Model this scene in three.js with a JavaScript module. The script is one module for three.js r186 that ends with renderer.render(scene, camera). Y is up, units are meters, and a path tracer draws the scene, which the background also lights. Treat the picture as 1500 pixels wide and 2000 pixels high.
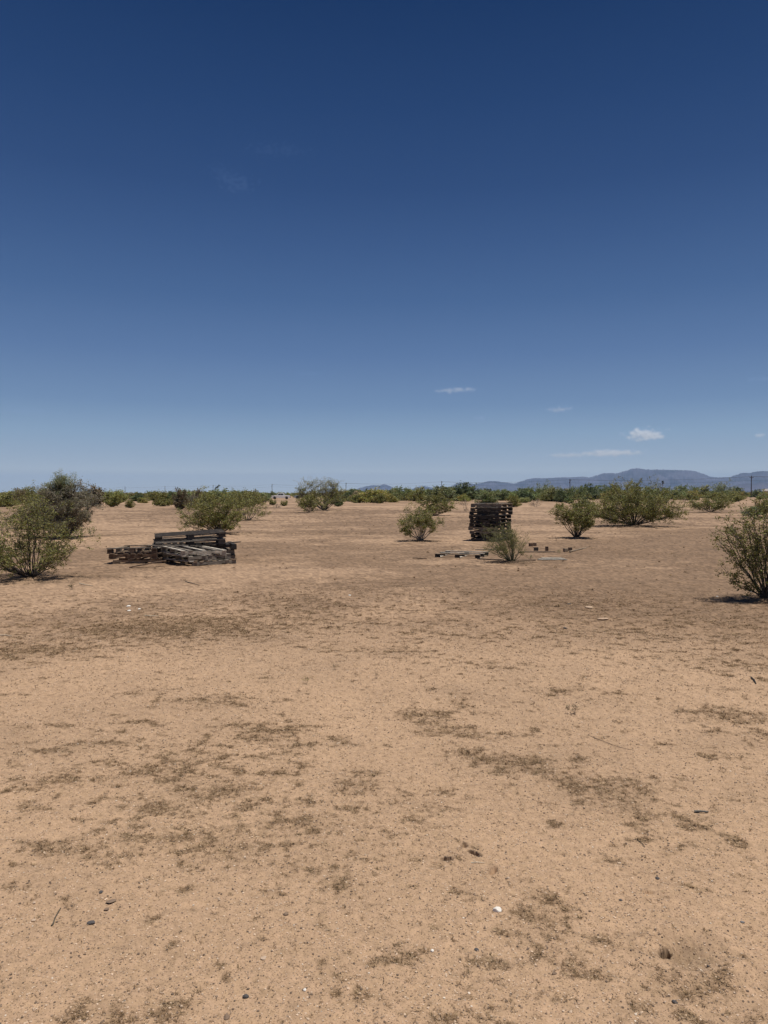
import * as THREE from 'three';
import { mergeGeometries } from 'three/addons/utils/BufferGeometryUtils.js';
import { ImprovedNoise } from 'three/addons/math/ImprovedNoise.js';

// ------------------------------------------------------------------ camera, sky, sun, exposure
const EYE = 1.6, FOCAL = 1400, PITCH = -Math.atan(35 / FOCAL);          // focal length for a picture 2000 high
const scene = new THREE.Scene();
const camera = new THREE.PerspectiveCamera(2 * Math.atan(1000 / FOCAL) * 180 / Math.PI, 0.75, 0.1, 60000);
camera.position.set(0, EYE, 0);
camera.rotation.set(PITCH, 0, 0);
const renderer = new THREE.WebGLRenderer({ antialias: true });
renderer.toneMapping = THREE.LinearToneMapping;
renderer.toneMappingExposure = 1.0;
renderer.shadowMap.enabled = true;

const SUN_DIR = new THREE.Vector3(0.225, 0.965, 0.03).normalize();
const sun = new THREE.DirectionalLight(new THREE.Color().setRGB(1.0, 0.95, 0.87), 4.7);
sun.position.copy(SUN_DIR).multiplyScalar(120);
sun.target.position.set(0, 0, -20);
sun.position.add(sun.target.position);
sun.castShadow = true;
sun.shadow.mapSize.set(4096, 4096);
Object.assign(sun.shadow.camera, { left: -45, right: 45, top: 60, bottom: -40, near: 1, far: 260 });
scene.add(sun, sun.target);

const noiseSource = new ImprovedNoise();
const n3 = (x, y, z = 0) => noiseSource.noise(x, y, z);
function fbm(x, y, oct = 4, z = 0) { let a = 0.5, s = 0; for (let i = 0; i < oct; i++) { s += a * n3(x, y, z + i * 7.3); x *= 2.03; y *= 2.03; a *= 0.5; } return s; }
function rng(seed) { let a = seed >>> 0; return () => { a = (a + 0x6D2B79F5) >>> 0; let t = a; t = Math.imul(t ^ (t >>> 15), t | 1); t ^= t + Math.imul(t ^ (t >>> 7), t | 61); return ((t ^ (t >>> 14)) >>> 0) / 4294967296; }; }
const clamp = (v, a = 0, b = 1) => Math.min(b, Math.max(a, v));
const smooth = (a, b, v) => { const t = clamp((v - a) / (b - a)); return t * t * (3 - 2 * t); };
const lerp = (a, b, t) => a + (b - a) * t;

// direction of a bearing/elevation read off the survey picture, and the point where it meets the plain
function ray(px, py) {
  const x = (px - 750) / FOCAL, y = (1000 - py) / FOCAL, c = Math.cos(PITCH), s = Math.sin(PITCH);
  return new THREE.Vector3(x, y * c + s, y * s - c);
}
function ground(px, py) { const r = ray(px, py), t = -EYE / r.y; return { x: r.x * t, z: r.z * t }; }

const HAZE = 5.5e-5, HAZE_TOP = 640, HAZE_GLOW = [0.152, 0.238, 0.41];      // haze per metre, its height, and the light it scatters
// ---- the sky: clear desert blue with a few small clouds low on the right
{
  const W = 4096, H = 2048, data = new Float32Array(W * H * 4);
  const srgb = v => { v /= 255; return v <= 0.04045 ? v / 12.92 : ((v + 0.055) / 1.055) ** 2.4; };
  const stops = [[0, 157, 172, 193], [1.4, 152, 169, 193], [4.7, 132, 158, 188], [7, 113, 141, 178], [10.8, 93, 122, 165], [15, 75, 105, 150], [19, 63, 92, 138], [22.8, 52, 80, 126], [28, 42, 70, 115], [34.5, 31, 58, 101], [60, 22, 46, 86], [90, 19, 41, 80]]
    .map(([e, r, g, b]) => [e, srgb(r), srgb(g), srgb(b)]);
  const clouds = [   // picture x, y, half width, half height, density, roughness of outline
    [1260, 851, 38, 12, 0.95, 1.1], [1248, 846, 18, 9, 0.9, 1.1], [1275, 850, 16, 8, 0.85, 1.1],
    [1190, 885.5, 72, 9, 1.0, 0.5], [1110, 889, 52, 6, 0.7, 0.5], [1040, 890, 18, 3, 0.3, 0.8], [1255, 885, 22, 3, 0.25, 0.8],
    [1482, 851, 11, 4.5, 0.6, 1.0], [1094, 800, 22, 7, 0.34, 1.1], [1075, 802, 12, 4, 0.2, 1.1], [893, 763, 50, 6, 0.36, 0.8], [938, 817, 14, 6, 0.14, 1.1],
    [605, 731, 36, 6, 0.04, 1.0], [545, 296, 62, 10, 0.03, 1.7], [462, 362, 34, 16, 0.045, 1.9], [430, 340, 20, 14, 0.025, 1.9], [45, 804, 60, 8, 0.05, 1.1], [1490, 741, 30, 5, 0.1, 1.0], [1216, 850, 10, 4, 0.2, 1],
  ].map(([px, py, w, h, d, k]) => { const r = ray(px, py).normalize(); return { az: Math.atan2(r.x, -r.z), el: Math.asin(r.y), w: w / FOCAL, h: h / FOCAL, d, k }; });
  for (let j = 0; j < H; j++) {
    const el = ((j + 0.5) / H - 0.5) * Math.PI, deg = Math.max(0, el * 180 / Math.PI);
    let k = 0; while (k < stops.length - 2 && stops[k + 1][0] < deg) k++;
    const t = clamp((deg - stops[k][0]) / (stops[k + 1][0] - stops[k][0])), clear = Math.exp(-HAZE * Math.min(20000, HAZE_TOP / Math.max(0.001, Math.sin(deg * Math.PI / 180)))), c = [1, 2, 3].map(i => Math.max(0.004, (lerp(stops[k][i], stops[k + 1][i], t) - (1 - clear) * HAZE_GLOW[i - 1]) / clear));   // the sky above the haze
    for (let i = 0; i < W; i++) {
      const o = (j * W + i) * 4, lon = ((i + 0.5) / W - 0.5) * 2 * Math.PI;
      let az = lon + Math.PI / 2; if (az > Math.PI) az -= 2 * Math.PI;
      let cover = 0, light = 0;
      if (el > 0 && el < 0.6 && Math.abs(az) < 0.7) for (const q of clouds) {
        const u = (az - q.az) / q.w, v = (el - q.el) / q.h;
        if (u * u > 3 || v * v > 3) continue;
        const wob = fbm(az * 150, el * 300, 3, q.w * 900) * 1.5 * q.k;
        const flat = v < -0.35 ? 1.9 : 1;                                  // flat bases
        const d = 1 - Math.sqrt(u * u + v * v * flat) + wob;
        const a = q.d * smooth(0, 0.75, d);
        if (a > cover) { cover = a; light = 0.86 + 0.16 * clamp(v + wob * 1.2, -1, 1); }
      }
      const thin = smooth(0.3, 0.02, cover); data[o] = lerp(c[0], lerp(0.72, 0.34, thin) * light, cover * 0.85); data[o + 1] = lerp(c[1], lerp(0.74, 0.52, thin) * light, cover * 0.85); data[o + 2] = lerp(c[2], lerp(0.79, 0.9, thin) * light, cover * 0.85); data[o + 3] = 1;
    }
  }
  const sky = new THREE.DataTexture(data, W, H, THREE.RGBAFormat, THREE.FloatType);
  sky.mapping = THREE.EquirectangularReflectionMapping; sky.magFilter = sky.minFilter = THREE.LinearFilter; sky.colorSpace = THREE.LinearSRGBColorSpace; sky.needsUpdate = true;
  scene.background = sky; scene.environment = sky;
}
scene.fog = new THREE.FogExp2(new THREE.Color().setRGB(0.43, 0.65, 1.0), HAZE);

// ------------------------------------------------------------------ helpers
const taken = new Map();
function numbered(name) { const n = taken.get(name) || 0; taken.set(name, n + 1); return n ? `${name}_${String(n).padStart(3, '0')}` : name; }
function tag(o, label, category, group, kind) { o.userData.label = label; o.userData.category = category; if (group) o.userData.group = group; if (kind) o.userData.kind = kind; return o; }
function thing(name, label, category, group, x = 0, y = 0, z = 0, yaw = 0) {
  const g = new THREE.Group(); g.name = numbered(name); g.position.set(x, y, z); g.rotation.y = yaw; scene.add(g); return tag(g, label, category, group);
}
function part(parent, name, geometry, material, x = 0, y = 0, z = 0) { const m = new THREE.Mesh(geometry, material); m.name = name; m.position.set(x, y, z); parent.add(m); return m; }
function single(name, label, category, group, geometry, material) { const m = new THREE.Mesh(geometry, material); m.name = numbered(name); scene.add(m); return tag(m, label, category, group); }
const lin = (r, g, b) => new THREE.Color().setRGB(r, g, b);

// ---- textures of matter: sand grain and weathered wood
function tileNoise(seed, cells) {
  const r = rng(seed), t = new Float32Array(cells * cells); for (let i = 0; i < t.length; i++) t[i] = r();
  const s = q => q * q * (3 - 2 * q);
  return (u, v) => { const x = u * cells, y = v * cells, i = Math.floor(x), j = Math.floor(y), a = s(x - i), b = s(y - j), I = i % cells, J = j % cells, I1 = (I + 1) % cells, J1 = (J + 1) % cells; return lerp(lerp(t[J * cells + I], t[J * cells + I1], a), lerp(t[J1 * cells + I], t[J1 * cells + I1], a), b); };
}
function makeSand() {
  const S = 1024, col = new Float32Array(S * S * 3), hgt = new Float32Array(S * S), r = rng(11);
  const na = tileNoise(1, 24), nb = tileNoise(2, 90), nc = tileNoise(3, 300), nd = tileNoise(4, 700);
  for (let j = 0; j < S; j++) for (let i = 0; i < S; i++) {
    const u = i / S, v = j / S, k = j * S + i, f = 0.3 * nb(u, v) + 0.4 * nc(u, v) + 0.3 * nd(u, v);
    hgt[k] = 0.16 + 0.2 * na(u, v) + 0.26 * f;
    const t = 0.79 + 0.24 * (f - 0.5) + 0.08 * (nd(u, v) - 0.5);
    col[k * 3] = t; col[k * 3 + 1] = t * (0.995 + 0.02 * (nc(u, v) - 0.5)); col[k * 3 + 2] = t * (0.99 + 0.05 * (nb(u, v) - 0.5));
  }
  const stamp = (count, lo, hi, tone, rise) => {
    for (let n = 0; n < count; n++) {
      const cx = r() * S, cy = r() * S, rad = lerp(lo, hi, r() ** 2.2), tn = tone(), sx = 0.7 + r() * 0.6;
      for (let y = Math.floor(-rad - 1); y <= rad + 1; y++) for (let x = Math.floor(-rad - 1); x <= rad + 1; x++) {
        const d = Math.hypot(x * sx, y / sx) / rad; if (d > 1) continue;
        const k = ((((cy + y) | 0) + S) % S) * S + ((((cx + x) | 0) + S) % S), a = smooth(1, 0.75, d);
        hgt[k] = Math.max(hgt[k], hgt[k] + rise * Math.sqrt(1 - d * d) * a);
        for (let c = 0; c < 3; c++) col[k * 3 + c] = lerp(col[k * 3 + c], tn[c], a * 0.85);
      }
    }
  };
  stamp(15000, 0.8, 2.2, () => { const t = 0.3 + r() * 0.34; return [t, t * 0.93, t * 0.86]; }, 0.22);
  stamp(7000, 0.8, 2.0, () => { const t = 0.85 + r() * 0.15; return [t, t, t]; }, 0.28);
  stamp(500, 2, 4.2, () => { const t = 0.5 + r() * 0.48; return [t, t * 0.98, t * 0.95]; }, 0.5);
  const cd = new Uint8Array(S * S * 4), hd = new Uint8Array(S * S * 4);
  for (let k = 0; k < S * S; k++) { for (let c = 0; c < 3; c++) { cd[k * 4 + c] = clamp(col[k * 3 + c]) ** (1 / 2.2) * 255; hd[k * 4 + c] = clamp(hgt[k]) * 255; } cd[k * 4 + 3] = hd[k * 4 + 3] = 255; }
  const out = [cd, hd].map((d, i) => { const t = new THREE.DataTexture(d, S, S); t.wrapS = t.wrapT = THREE.RepeatWrapping; t.magFilter = THREE.LinearFilter; t.minFilter = THREE.LinearMipmapLinearFilter; t.generateMipmaps = true; if (!i) t.colorSpace = THREE.SRGBColorSpace; t.needsUpdate = true; return t; });
  return { map: out[0], bump: out[1] };
}
function makeGrain() {
  const W = 512, H = 256, cd = new Uint8Array(W * H * 4), hd = new Uint8Array(W * H * 4);
  for (let j = 0; j < H; j++) for (let i = 0; i < W; i++) {
    const x = i / W, y = j / H, bend = 0.35 * n3(x * 2, y * 3, 4);
    const g = fbm(x * 3, y * 42 + bend * 8, 4, 2) * 1.3 + 0.4 * n3(x * 9, y * 110, 5), crack = smooth(0.25, 0.42, n3(x * 2.5, y * 34 + bend * 5, 9));
    const stain = 0.5 * fbm(x * 5, y * 4, 3, 14), nail = 0;
    const t = clamp(0.74 + 0.34 * g + stain * 0.6 - 0.42 * crack + nail), k = (j * W + i) * 4;
    cd[k] = clamp(t) * 255; cd[k + 1] = clamp(t * 0.985) * 255; cd[k + 2] = clamp(t * 0.965) * 255; cd[k + 3] = 255;
    hd[k] = hd[k + 1] = hd[k + 2] = clamp(0.6 + 0.4 * g - 0.6 * crack) * 255; hd[k + 3] = 255;
  }
  const out = [cd, hd].map((d, i) => { const t = new THREE.DataTexture(d, W, H); t.wrapS = t.wrapT = THREE.MirroredRepeatWrapping; t.magFilter = THREE.LinearFilter; if (!i) t.colorSpace = THREE.SRGBColorSpace; t.needsUpdate = true; return t; });
  return { map: out[0], bump: out[1] };
}
const SAND = makeSand(), GRAIN = makeGrain();
const wood = (r, g, b) => new THREE.MeshStandardMaterial({ color: lin(r, g, b), map: GRAIN.map, bumpMap: GRAIN.bump, bumpScale: 0.004, roughness: 0.93 });
const WOOD = { char: wood(0.085, 0.074, 0.068), dark: wood(0.17, 0.143, 0.125), grey: wood(0.4, 0.352, 0.3), brown: wood(0.3, 0.2, 0.135), pale: wood(0.86, 0.8, 0.7), tan: wood(0.54, 0.42, 0.3) };

// ------------------------------------------------------------------ the ground
// where dried weeds lie in the foreground: picture x, y, half width, half height, how thick
const LITTER = [
  [330, 1222, 190, 24, 0.75], [60, 1275, 110, 14, 0.7], [180, 1200, 120, 12, 0.45], [285, 1355, 40, 7, 0.7], [400, 1372, 90, 18, 0.6], [530, 1437, 75, 26, 0.8], [665, 1446, 30, 8, 0.6], [575, 1335, 60, 12, 0.35],
  [250, 1415, 60, 12, 0.5], [110, 1415, 40, 10, 0.4], [220, 1462, 120, 20, 0.5], [330, 1505, 190, 36, 0.66], [420, 1565, 190, 42, 0.66], [110, 1530, 80, 30, 0.6], [60, 1470, 40, 14, 0.4], [500, 1500, 40, 16, 0.5],
  [690, 1537, 46, 26, 0.66], [650, 1612, 130, 52, 0.55], [330, 1642, 210, 42, 0.62], [130, 1652, 66, 17, 0.85], [480, 1622, 100, 32, 0.6], [225, 1690, 60, 18, 0.45], [820, 1592, 62, 42, 0.6], [830, 1397, 56, 15, 0.7], [900, 1372, 46, 11, 0.6], [870, 1427, 66, 11, 0.7],
  [925, 1472, 44, 13, 0.7], [1018, 1490, 76, 19, 0.95], [1110, 1520, 70, 22, 0.85], [1200, 1545, 76, 26, 0.9], [1240, 1582, 66, 27, 0.85], [1140, 1560, 40, 14, 0.6], [1380, 1476, 32, 9, 0.7], [1430, 1400, 80, 14, 0.6], [1465, 1432, 60, 16, 0.6], [1200, 1362, 90, 12, 0.5], [1060, 1350, 80, 10, 0.45],
  [1115, 1622, 34, 13, 0.8], [1380, 1622, 48, 32, 0.6], [1340, 1665, 50, 14, 0.55], [1430, 1655, 50, 20, 0.6], [1060, 1790, 120, 46, 0.95], [975, 1760, 50, 24, 0.55], [1190, 1842, 34, 20, 0.8], [1150, 1810, 34, 16, 0.7], [1080, 1862, 100, 32, 0.62], [1270, 1860, 36, 18, 0.7],
  [930, 1912, 110, 42, 0.62], [900, 1965, 130, 42, 0.7], [700, 1965, 90, 42, 0.7], [660, 1922, 46, 32, 0.7], [250, 1975, 110, 44, 0.66], [1350, 1935, 80, 32, 0.6], [1425, 1972, 70, 22, 0.7], [1338, 1908, 28, 13, 0.75], [780, 1850, 70, 30, 0.5], [850, 1800, 60, 24, 0.45],
  [640, 1742, 58, 20, 0.6], [490, 1746, 28, 16, 0.66], [290, 1782, 34, 16, 0.6], [215, 1820, 36, 9, 0.5], [590, 1860, 30, 14, 0.5], [760, 1690, 80, 20, 0.4], [940, 1672, 40, 16, 0.5], [1250, 1700, 60, 10, 0.35], [1040, 1430, 60, 10, 0.4], [960, 1300, 70, 9, 0.35], [700, 1270, 110, 9, 0.45], [1400, 1290, 160, 26, 0.5], [1180, 1240, 260, 26, 0.5], [600, 1190, 300, 16, 0.4], [300, 1290, 60, 6, 0.3],
].map(([px, py, w, h, s]) => { const c = ground(px, py), e = ground(px + w, py), n = ground(px, py + h); return { x: c.x, z: c.z, rx: Math.abs(e.x - c.x) * 1.15, rz: Math.abs(n.z - c.z) * 1.2, s }; });
const BARE = [[420, 1310, 260, 40, 0.7], [640, 1340, 120, 30, 0.4], [1270, 1780, 200, 60, 0.5], [400, 1800, 180, 60, 0.4], [760, 1460, 80, 50, 0.4], [1090, 1690, 160, 40, 0.3], [1250, 1470, 90, 20, 0.4]]
  .map(([px, py, w, h, s]) => { const c = ground(px, py), e = ground(px + w, py), n = ground(px, py + h); return { x: c.x, z: c.z, rx: Math.abs(e.x - c.x), rz: Math.abs(n.z - c.z), s }; });
function litter(x, z) {                                                    // 0..1, thickness of the dried weed mat
  const d = Math.hypot(x, z);
  let p = 0;
  if (d < 14 && z < 0) {
    const wx = x + 0.16 * n3(x * 3.1, z * 3.1, 1), wz = z + 0.16 * n3(x * 3.1, z * 3.1, 9);
    for (const q of LITTER) { const u = (wx - q.x) / q.rx, v = (wz - q.z) / q.rz, e = u * u + v * v; if (e < 5) p = Math.max(p, q.s * Math.exp(-e * 0.75)); }
    for (const q of BARE) { const u = (x - q.x) / q.rx, v = (z - q.z) / q.rz, e = u * u + v * v; if (e < 4) p -= q.s * 0.35 * Math.exp(-e); }
  }
  const far = smooth(6.5, 10, d);
  p = lerp(p, Math.max(p, 0.4), far) + (z > -1.5 ? 0.3 : 0);
  const big = fbm(x * 0.33 + 5, z * 0.33, 3), mid = fbm(x * 2.2, z * 2.8 + 3, 2, 4), tuft = n3(x * 6.5 + 0.8 * n3(x * 3, z * 3, 2), z * 8.5 + 9, 6) + 0.55 * n3(x * 14, z * 16, 8), fine = fbm(x * 30, z * 30, 2, 8);
  const grown = clamp(p + 0.4 * big + 0.45 * mid, 0, 1);                     // how much of the soil here carries tufts
  const fleck = n3(x * 17 + 3, z * 20, 12) + 0.6 * n3(x * 41, z * 44, 15);
  return Math.max(smooth(-0.1, 0.45, tuft * 0.8 + 0.7 * fine - lerp(0.37, -0.42, grown)), 0.85 * smooth(0.08, 0.4, fleck * 0.8 - lerp(0.4, -0.02, grown)), 0.6 * smooth(0.18, 0.8, grown + 0.9 * fine + 0.3 * tuft));   // thick tufts over thin thatch
}
function rough(x, z, d) { let s = 0, a = 0.5, f = 0.045; for (let i = 0; i < 8; i++) { if (f * d > 260) break; s += a * n3(x * f + i * 3.1, z * f * 1.15, 50 + i * 1.7); f *= 2.05; a *= 0.8; } return s; }
// burrow mouths: x, z, half length, half width, turn, depth, and the fan of dug soil beside the big one
const MOUNDS = [];
const PITS = [[1299, 1858, 0.027, 0.011, 0.8, 0.13], [873, 1681, 0.022, 0.011, 0.2, 0.1], [927, 1673, 0.028, 0.0115, -0.7, 0.11], [907, 1656, 0.02, 0.008, 1.3, 0.05], [963, 1700, 0.03, 0.012, 1.1, 0.03], [1266, 1745, 0.02, 0.01, 0, 0.02]]
  .map(([px, py, a, b, t, d]) => ({ ...ground(px, py), a, b, c: Math.cos(t), s: Math.sin(t), d }));
const SCRAPE = { ...ground(1345, 1862), rx: 0.11, rz: 0.085 };
function height(x, z) {
  const d = Math.hypot(x, z);
  let h = 0.03 * n3(x * 0.4, z * 0.4, 2) * smooth(1, 6, d) + 0.04 * n3(x * 0.02, z * 0.02, 5) * smooth(40, 160, d);
  if (d < 40) {
    const k = 1 - smooth(18, 40, d);
    h += k * (0.014 * n3(x * 1.7, z * 1.7, 1) + 0.007 * n3(x * 5.3, z * 5.3, 3) + 0.0042 * n3(x * 14, z * 14, 6) + 0.0024 * n3(x * 37, z * 37, 8));
  }
  for (const q of MOUNDS) { const e = ((x - q.x) ** 2 + (z - q.z) ** 2) / (q.r * q.r); if (e < 6) h += q.h * Math.exp(-e); }
  if (d < 8 && z < 0) {
    for (const q of PITS) {
      const dx = x - q.x, dz = z - q.z; if (dx * dx + dz * dz > 0.05) continue;
      const u = (dx * q.c - dz * q.s) / q.a, v = (dx * q.s + dz * q.c) / q.b, e = Math.sqrt(u * u + v * v);
      h -= q.d * smooth(1.25, 0.8, e); h += q.d * 0.06 * Math.exp(-((e - 1.9) ** 2) * 2.2);
    }
    const u = (x - SCRAPE.x) / SCRAPE.rx, v = (z - SCRAPE.z) / SCRAPE.rz, e = u * u + v * v;
    if (e < 6) h += -0.034 * Math.exp(-e * 1.6) * (1 - u * 0.5) + 0.016 * Math.exp(-((Math.sqrt(e) - 1.5) ** 2) * 5) + 0.012 * Math.exp(-e) * n3(x * 60, z * 60, 3);
  }
  return h;
}
for (const [px, py, r, h] of [[60, 1130, 0.75, 0.05], [130, 1051, 1.0, 0.07], [432, 1043, 0.9, 0.06], [822, 1057, 0.4, 0.035], [1000, 1099, 0.4, 0.035], [1126, 1051, 0.5, 0.05], [1238, 1028, 1.3, 0.09], [1389, 1001, 1.1, 0.08], [1499, 1173, 0.6, 0.05], [633, 997, 1.4, 0.08]]) MOUNDS.push({ ...ground(px, py), r, h });
{
  const angles = [], radii = [0.02, 0.3, 0.6, 0.9];
  const front = 40 * Math.PI / 180;
  for (let i = 0; i <= 580; i++) angles.push(-front + 2 * front * i / 580);
  for (let i = 1; i < 70; i++) angles.push(front + (2 * Math.PI - 2 * front) * i / 70);
  for (let r = 1.2; r < 5; r *= 1.0029) radii.push(r);
  for (let r = 5; r < 40; r *= 1.006) radii.push(r);
  for (let r = 40; r < 400; r *= 1.02) radii.push(r);
  for (let r = 400; r < 19000; r *= 1.16) radii.push(r);
  radii.push(19000);
  const A = angles.length, R = radii.length, pos = new Float32Array(A * R * 3), col = new Float32Array(A * R * 3), uv = new Float32Array(A * R * 2), rnd = rng(77);
  const sand = [0.438, 0.294, 0.184], pink = [0.416, 0.272, 0.168], mat = [0.2, 0.125, 0.068], grey = [0.255, 0.172, 0.105], olive = [0.215, 0.145, 0.074], dug = [0.3, 0.205, 0.128], far0 = [0.45, 0.3, 0.19], far1 = [0.175, 0.109, 0.062];
  for (let j = 0; j < R; j++) for (let i = 0; i < A; i++) {
    const k = j * A + i, x = Math.sin(angles[i]) * radii[j], z = -Math.cos(angles[i]) * radii[j], d = radii[j];
    pos[k * 3] = x; pos[k * 3 + 1] = height(x, z); pos[k * 3 + 2] = z; uv[k * 2] = x / 1.3; uv[k * 2 + 1] = z / 1.3;
    const m = d < 90 ? litter(x, z) : 0, farAway = smooth(6.8, 11, d);
    const tint = 0.5 + 0.9 * fbm(x * 0.17, z * 0.17, 3, 20), gv = clamp(0.5 + 1.5 * fbm(x * 1.3, z * 1.3, 3, 30)), ol = clamp(0.2 + 1.6 * fbm(x * 0.5, z * 0.5, 2, 40));
    const wide = smooth(-0.26, 0.26, rough(x, z, d));                      // tracts of trampled brown weed and bare soil farther out
    const zone = 1 + 0.16 * fbm(x * 0.55, z * 0.7, 4, 90) - 0.1 * smooth(0.05, 0.45, fbm(x * 0.9 + 4, z * 1.2, 4, 95));
    const su = (x - SCRAPE.x) / SCRAPE.rx, sv = (z - SCRAPE.z) / SCRAPE.rz, fresh = d < 4 ? clamp(1.3 * Math.exp(-(su * su + sv * sv) * 1.1) + 0.5 * n3(x * 40, z * 40, 1) - 0.15) : 0;
    const cover = clamp(m * (0.25 + 0.95 * rnd())), away = clamp(0.25 + 0.58 * wide + (m - 0.25) * 0.55), grain = 1 + (rnd() - 0.5) * lerp(0.2, 0.5, farAway * (1 - smooth(30, 60, d))) + 0.16 * n3(x * 23, z * 23, 2) * (d < 12 ? 1 : 0) + 0.12 * fbm(x * 2.2, z * 2.2, 3, 12);
    for (let c = 0; c < 3; c++) {
      const bare = lerp(sand[c], pink[c], clamp(tint) * 0.6 + 0.4 * farAway), mm = lerp(lerp(mat[c], grey[c], gv), olive[c], ol * 0.5);
      col[k * 3 + c] = lerp(lerp(lerp(bare, mm, cover * 0.9), lerp(far0[c], far1[c], away), farAway), dug[c], fresh) * grain * zone * 1.18;
    }
  }
  const idx = [];
  for (let j = 0; j < R - 1; j++) for (let i = 0; i < A; i++) { const a = j * A + i, b = j * A + (i + 1) % A; idx.push(a, b, a + A, b, b + A, a + A); }
  const g = new THREE.BufferGeometry();
  g.setAttribute('position', new THREE.BufferAttribute(pos, 3)); g.setAttribute('color', new THREE.BufferAttribute(col, 3)); g.setAttribute('uv', new THREE.BufferAttribute(uv, 2)); g.setIndex(idx); g.computeVertexNormals();
  const m = new THREE.Mesh(g, new THREE.MeshStandardMaterial({ vertexColors: true, map: SAND.map, bumpMap: SAND.bump, bumpScale: 0.007, roughness: 1 }));
  m.name = 'ground'; m.userData = { kind: 'structure', label: 'flat sandy desert ground with patches of dried weeds', category: 'ground' }; scene.add(m);
}

// ------------------------------------------------------------------ far mountains
function mountains(name, label, distance, depth, profile, seed, rough = 1) {
  const pts = profile.map(([px, py]) => { const r = ray(px, py); return [Math.atan2(r.x, -r.z), Math.max(0, EYE + distance * r.y / Math.hypot(r.x, r.z))]; });
  const a0 = pts[0][0], a1 = pts[pts.length - 1][0], C = Math.max(60, Math.round((a1 - a0) / 0.0007)), D = 36, pos = [], col = [], idx = [];
  for (let j = 0; j <= D; j++) for (let i = 0; i <= C; i++) {
    const a = lerp(a0, a1, i / C), t = j / D * 2 - 1;
    let k = 0; while (k < pts.length - 2 && pts[k + 1][0] < a) k++;
    const s = clamp((a - pts[k][0]) / (pts[k + 1][0] - pts[k][0])), e = s * s * (3 - 2 * s);
    const crest = lerp(pts[k][1], pts[k + 1][1], lerp(s, e, 0.6));
    const R = distance + t * depth, x = Math.sin(a) * R, z = -Math.cos(a) * R;
    const f = 1 - Math.abs(t), spur = 1 - Math.abs(2 * fbm(x / 420 + seed, z / 900, 4, seed)), gully = fbm(x / 160, z / 320, 3, seed + 3);
    let h = crest * (f ** 1.15) * (1 + 0.09 * rough * fbm(a * 700, 0, 4, seed) * f) + crest * rough * f * (1 - f) * (2.0 * (spur - 0.72) + 0.9 * gully);
    pos.push(x, Math.max(h, 0) - (f < 0.02 ? 6 : 0), z);
    const v = clamp(0.95 + 1.3 * fbm(x / 700, z / 500, 4, 7 + seed), 0.35, 1.7); col.push(0.085 * v, 0.078 * v, 0.108 * v);  // noise darkens the albedo in patches that stand in for shaded gullies
  }
  for (let j = 0; j < D; j++) for (let i = 0; i < C; i++) { const a = j * (C + 1) + i; idx.push(a, a + 1, a + C + 1, a + 1, a + C + 2, a + C + 1); }
  const g = new THREE.BufferGeometry(); g.setAttribute('position', new THREE.Float32BufferAttribute(pos, 3)); g.setAttribute('color', new THREE.Float32BufferAttribute(col, 3)); g.setIndex(idx); g.computeVertexNormals();
  const m = new THREE.Mesh(g, new THREE.MeshStandardMaterial({ vertexColors: true, roughness: 1 })); m.name = numbered(name); m.userData = { kind: 'structure', label, category: 'mountains' }; scene.add(m);
}
mountains('mountains', 'long blue mountain range with a broad flat summit on the right', 15500, 2200, [[850, 966], [872, 953], [885, 948], [893, 943.5], [915, 943.5], [928, 945.5], [940, 943], [955, 939.5], [968, 939.8], [985, 942], [1005, 944.5], [1018, 940], [1032, 935.5], [1045, 933.5], [1062, 934], [1085, 933], [1096, 932], [1112, 932.5], [1140, 931], [1152, 932.5], [1165, 928.5], [1178, 924.5], [1192, 924], [1205, 924.5], [1222, 919.5], [1235, 915.5], [1247, 914.5], [1262, 917], [1290, 917.5], [1318, 918], [1342, 918.5], [1358, 920.5], [1372, 925], [1388, 931], [1400, 932.5], [1425, 932], [1435, 928], [1452, 923.5], [1465, 924], [1475, 921], [1490, 920], [1515, 920.5], [1560, 927], [1610, 931], [1660, 938], [1740, 966]], 1);
mountains('mountains', 'faint isolated blue hill left of the range', 17500, 1500, [[672, 966], [690, 958], [704, 952.5], [716, 949.5], [728, 947.6], [742, 948], [750, 945.6], [758, 947.6], [770, 954], [784, 960], [800, 957], [815, 951], [828, 949], [842, 952], [858, 957], [880, 966]], 5);
mountains('hills', 'low dark foothills in front of the range at far right', 10500, 900, [[1405, 966], [1430, 948.5], [1445, 945], [1462, 944], [1472, 944.5], [1483, 942], [1490, 941.5], [1498, 944], [1515, 943], [1560, 946], [1620, 966]], 9, 0.7);
mountains('hills', 'very faint low blue hills on the left horizon', 18000, 900, [[180, 966], [200, 962], [214, 960.5], [228, 961], [240, 962.5], [262, 966]], 13, 0.6);

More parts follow.
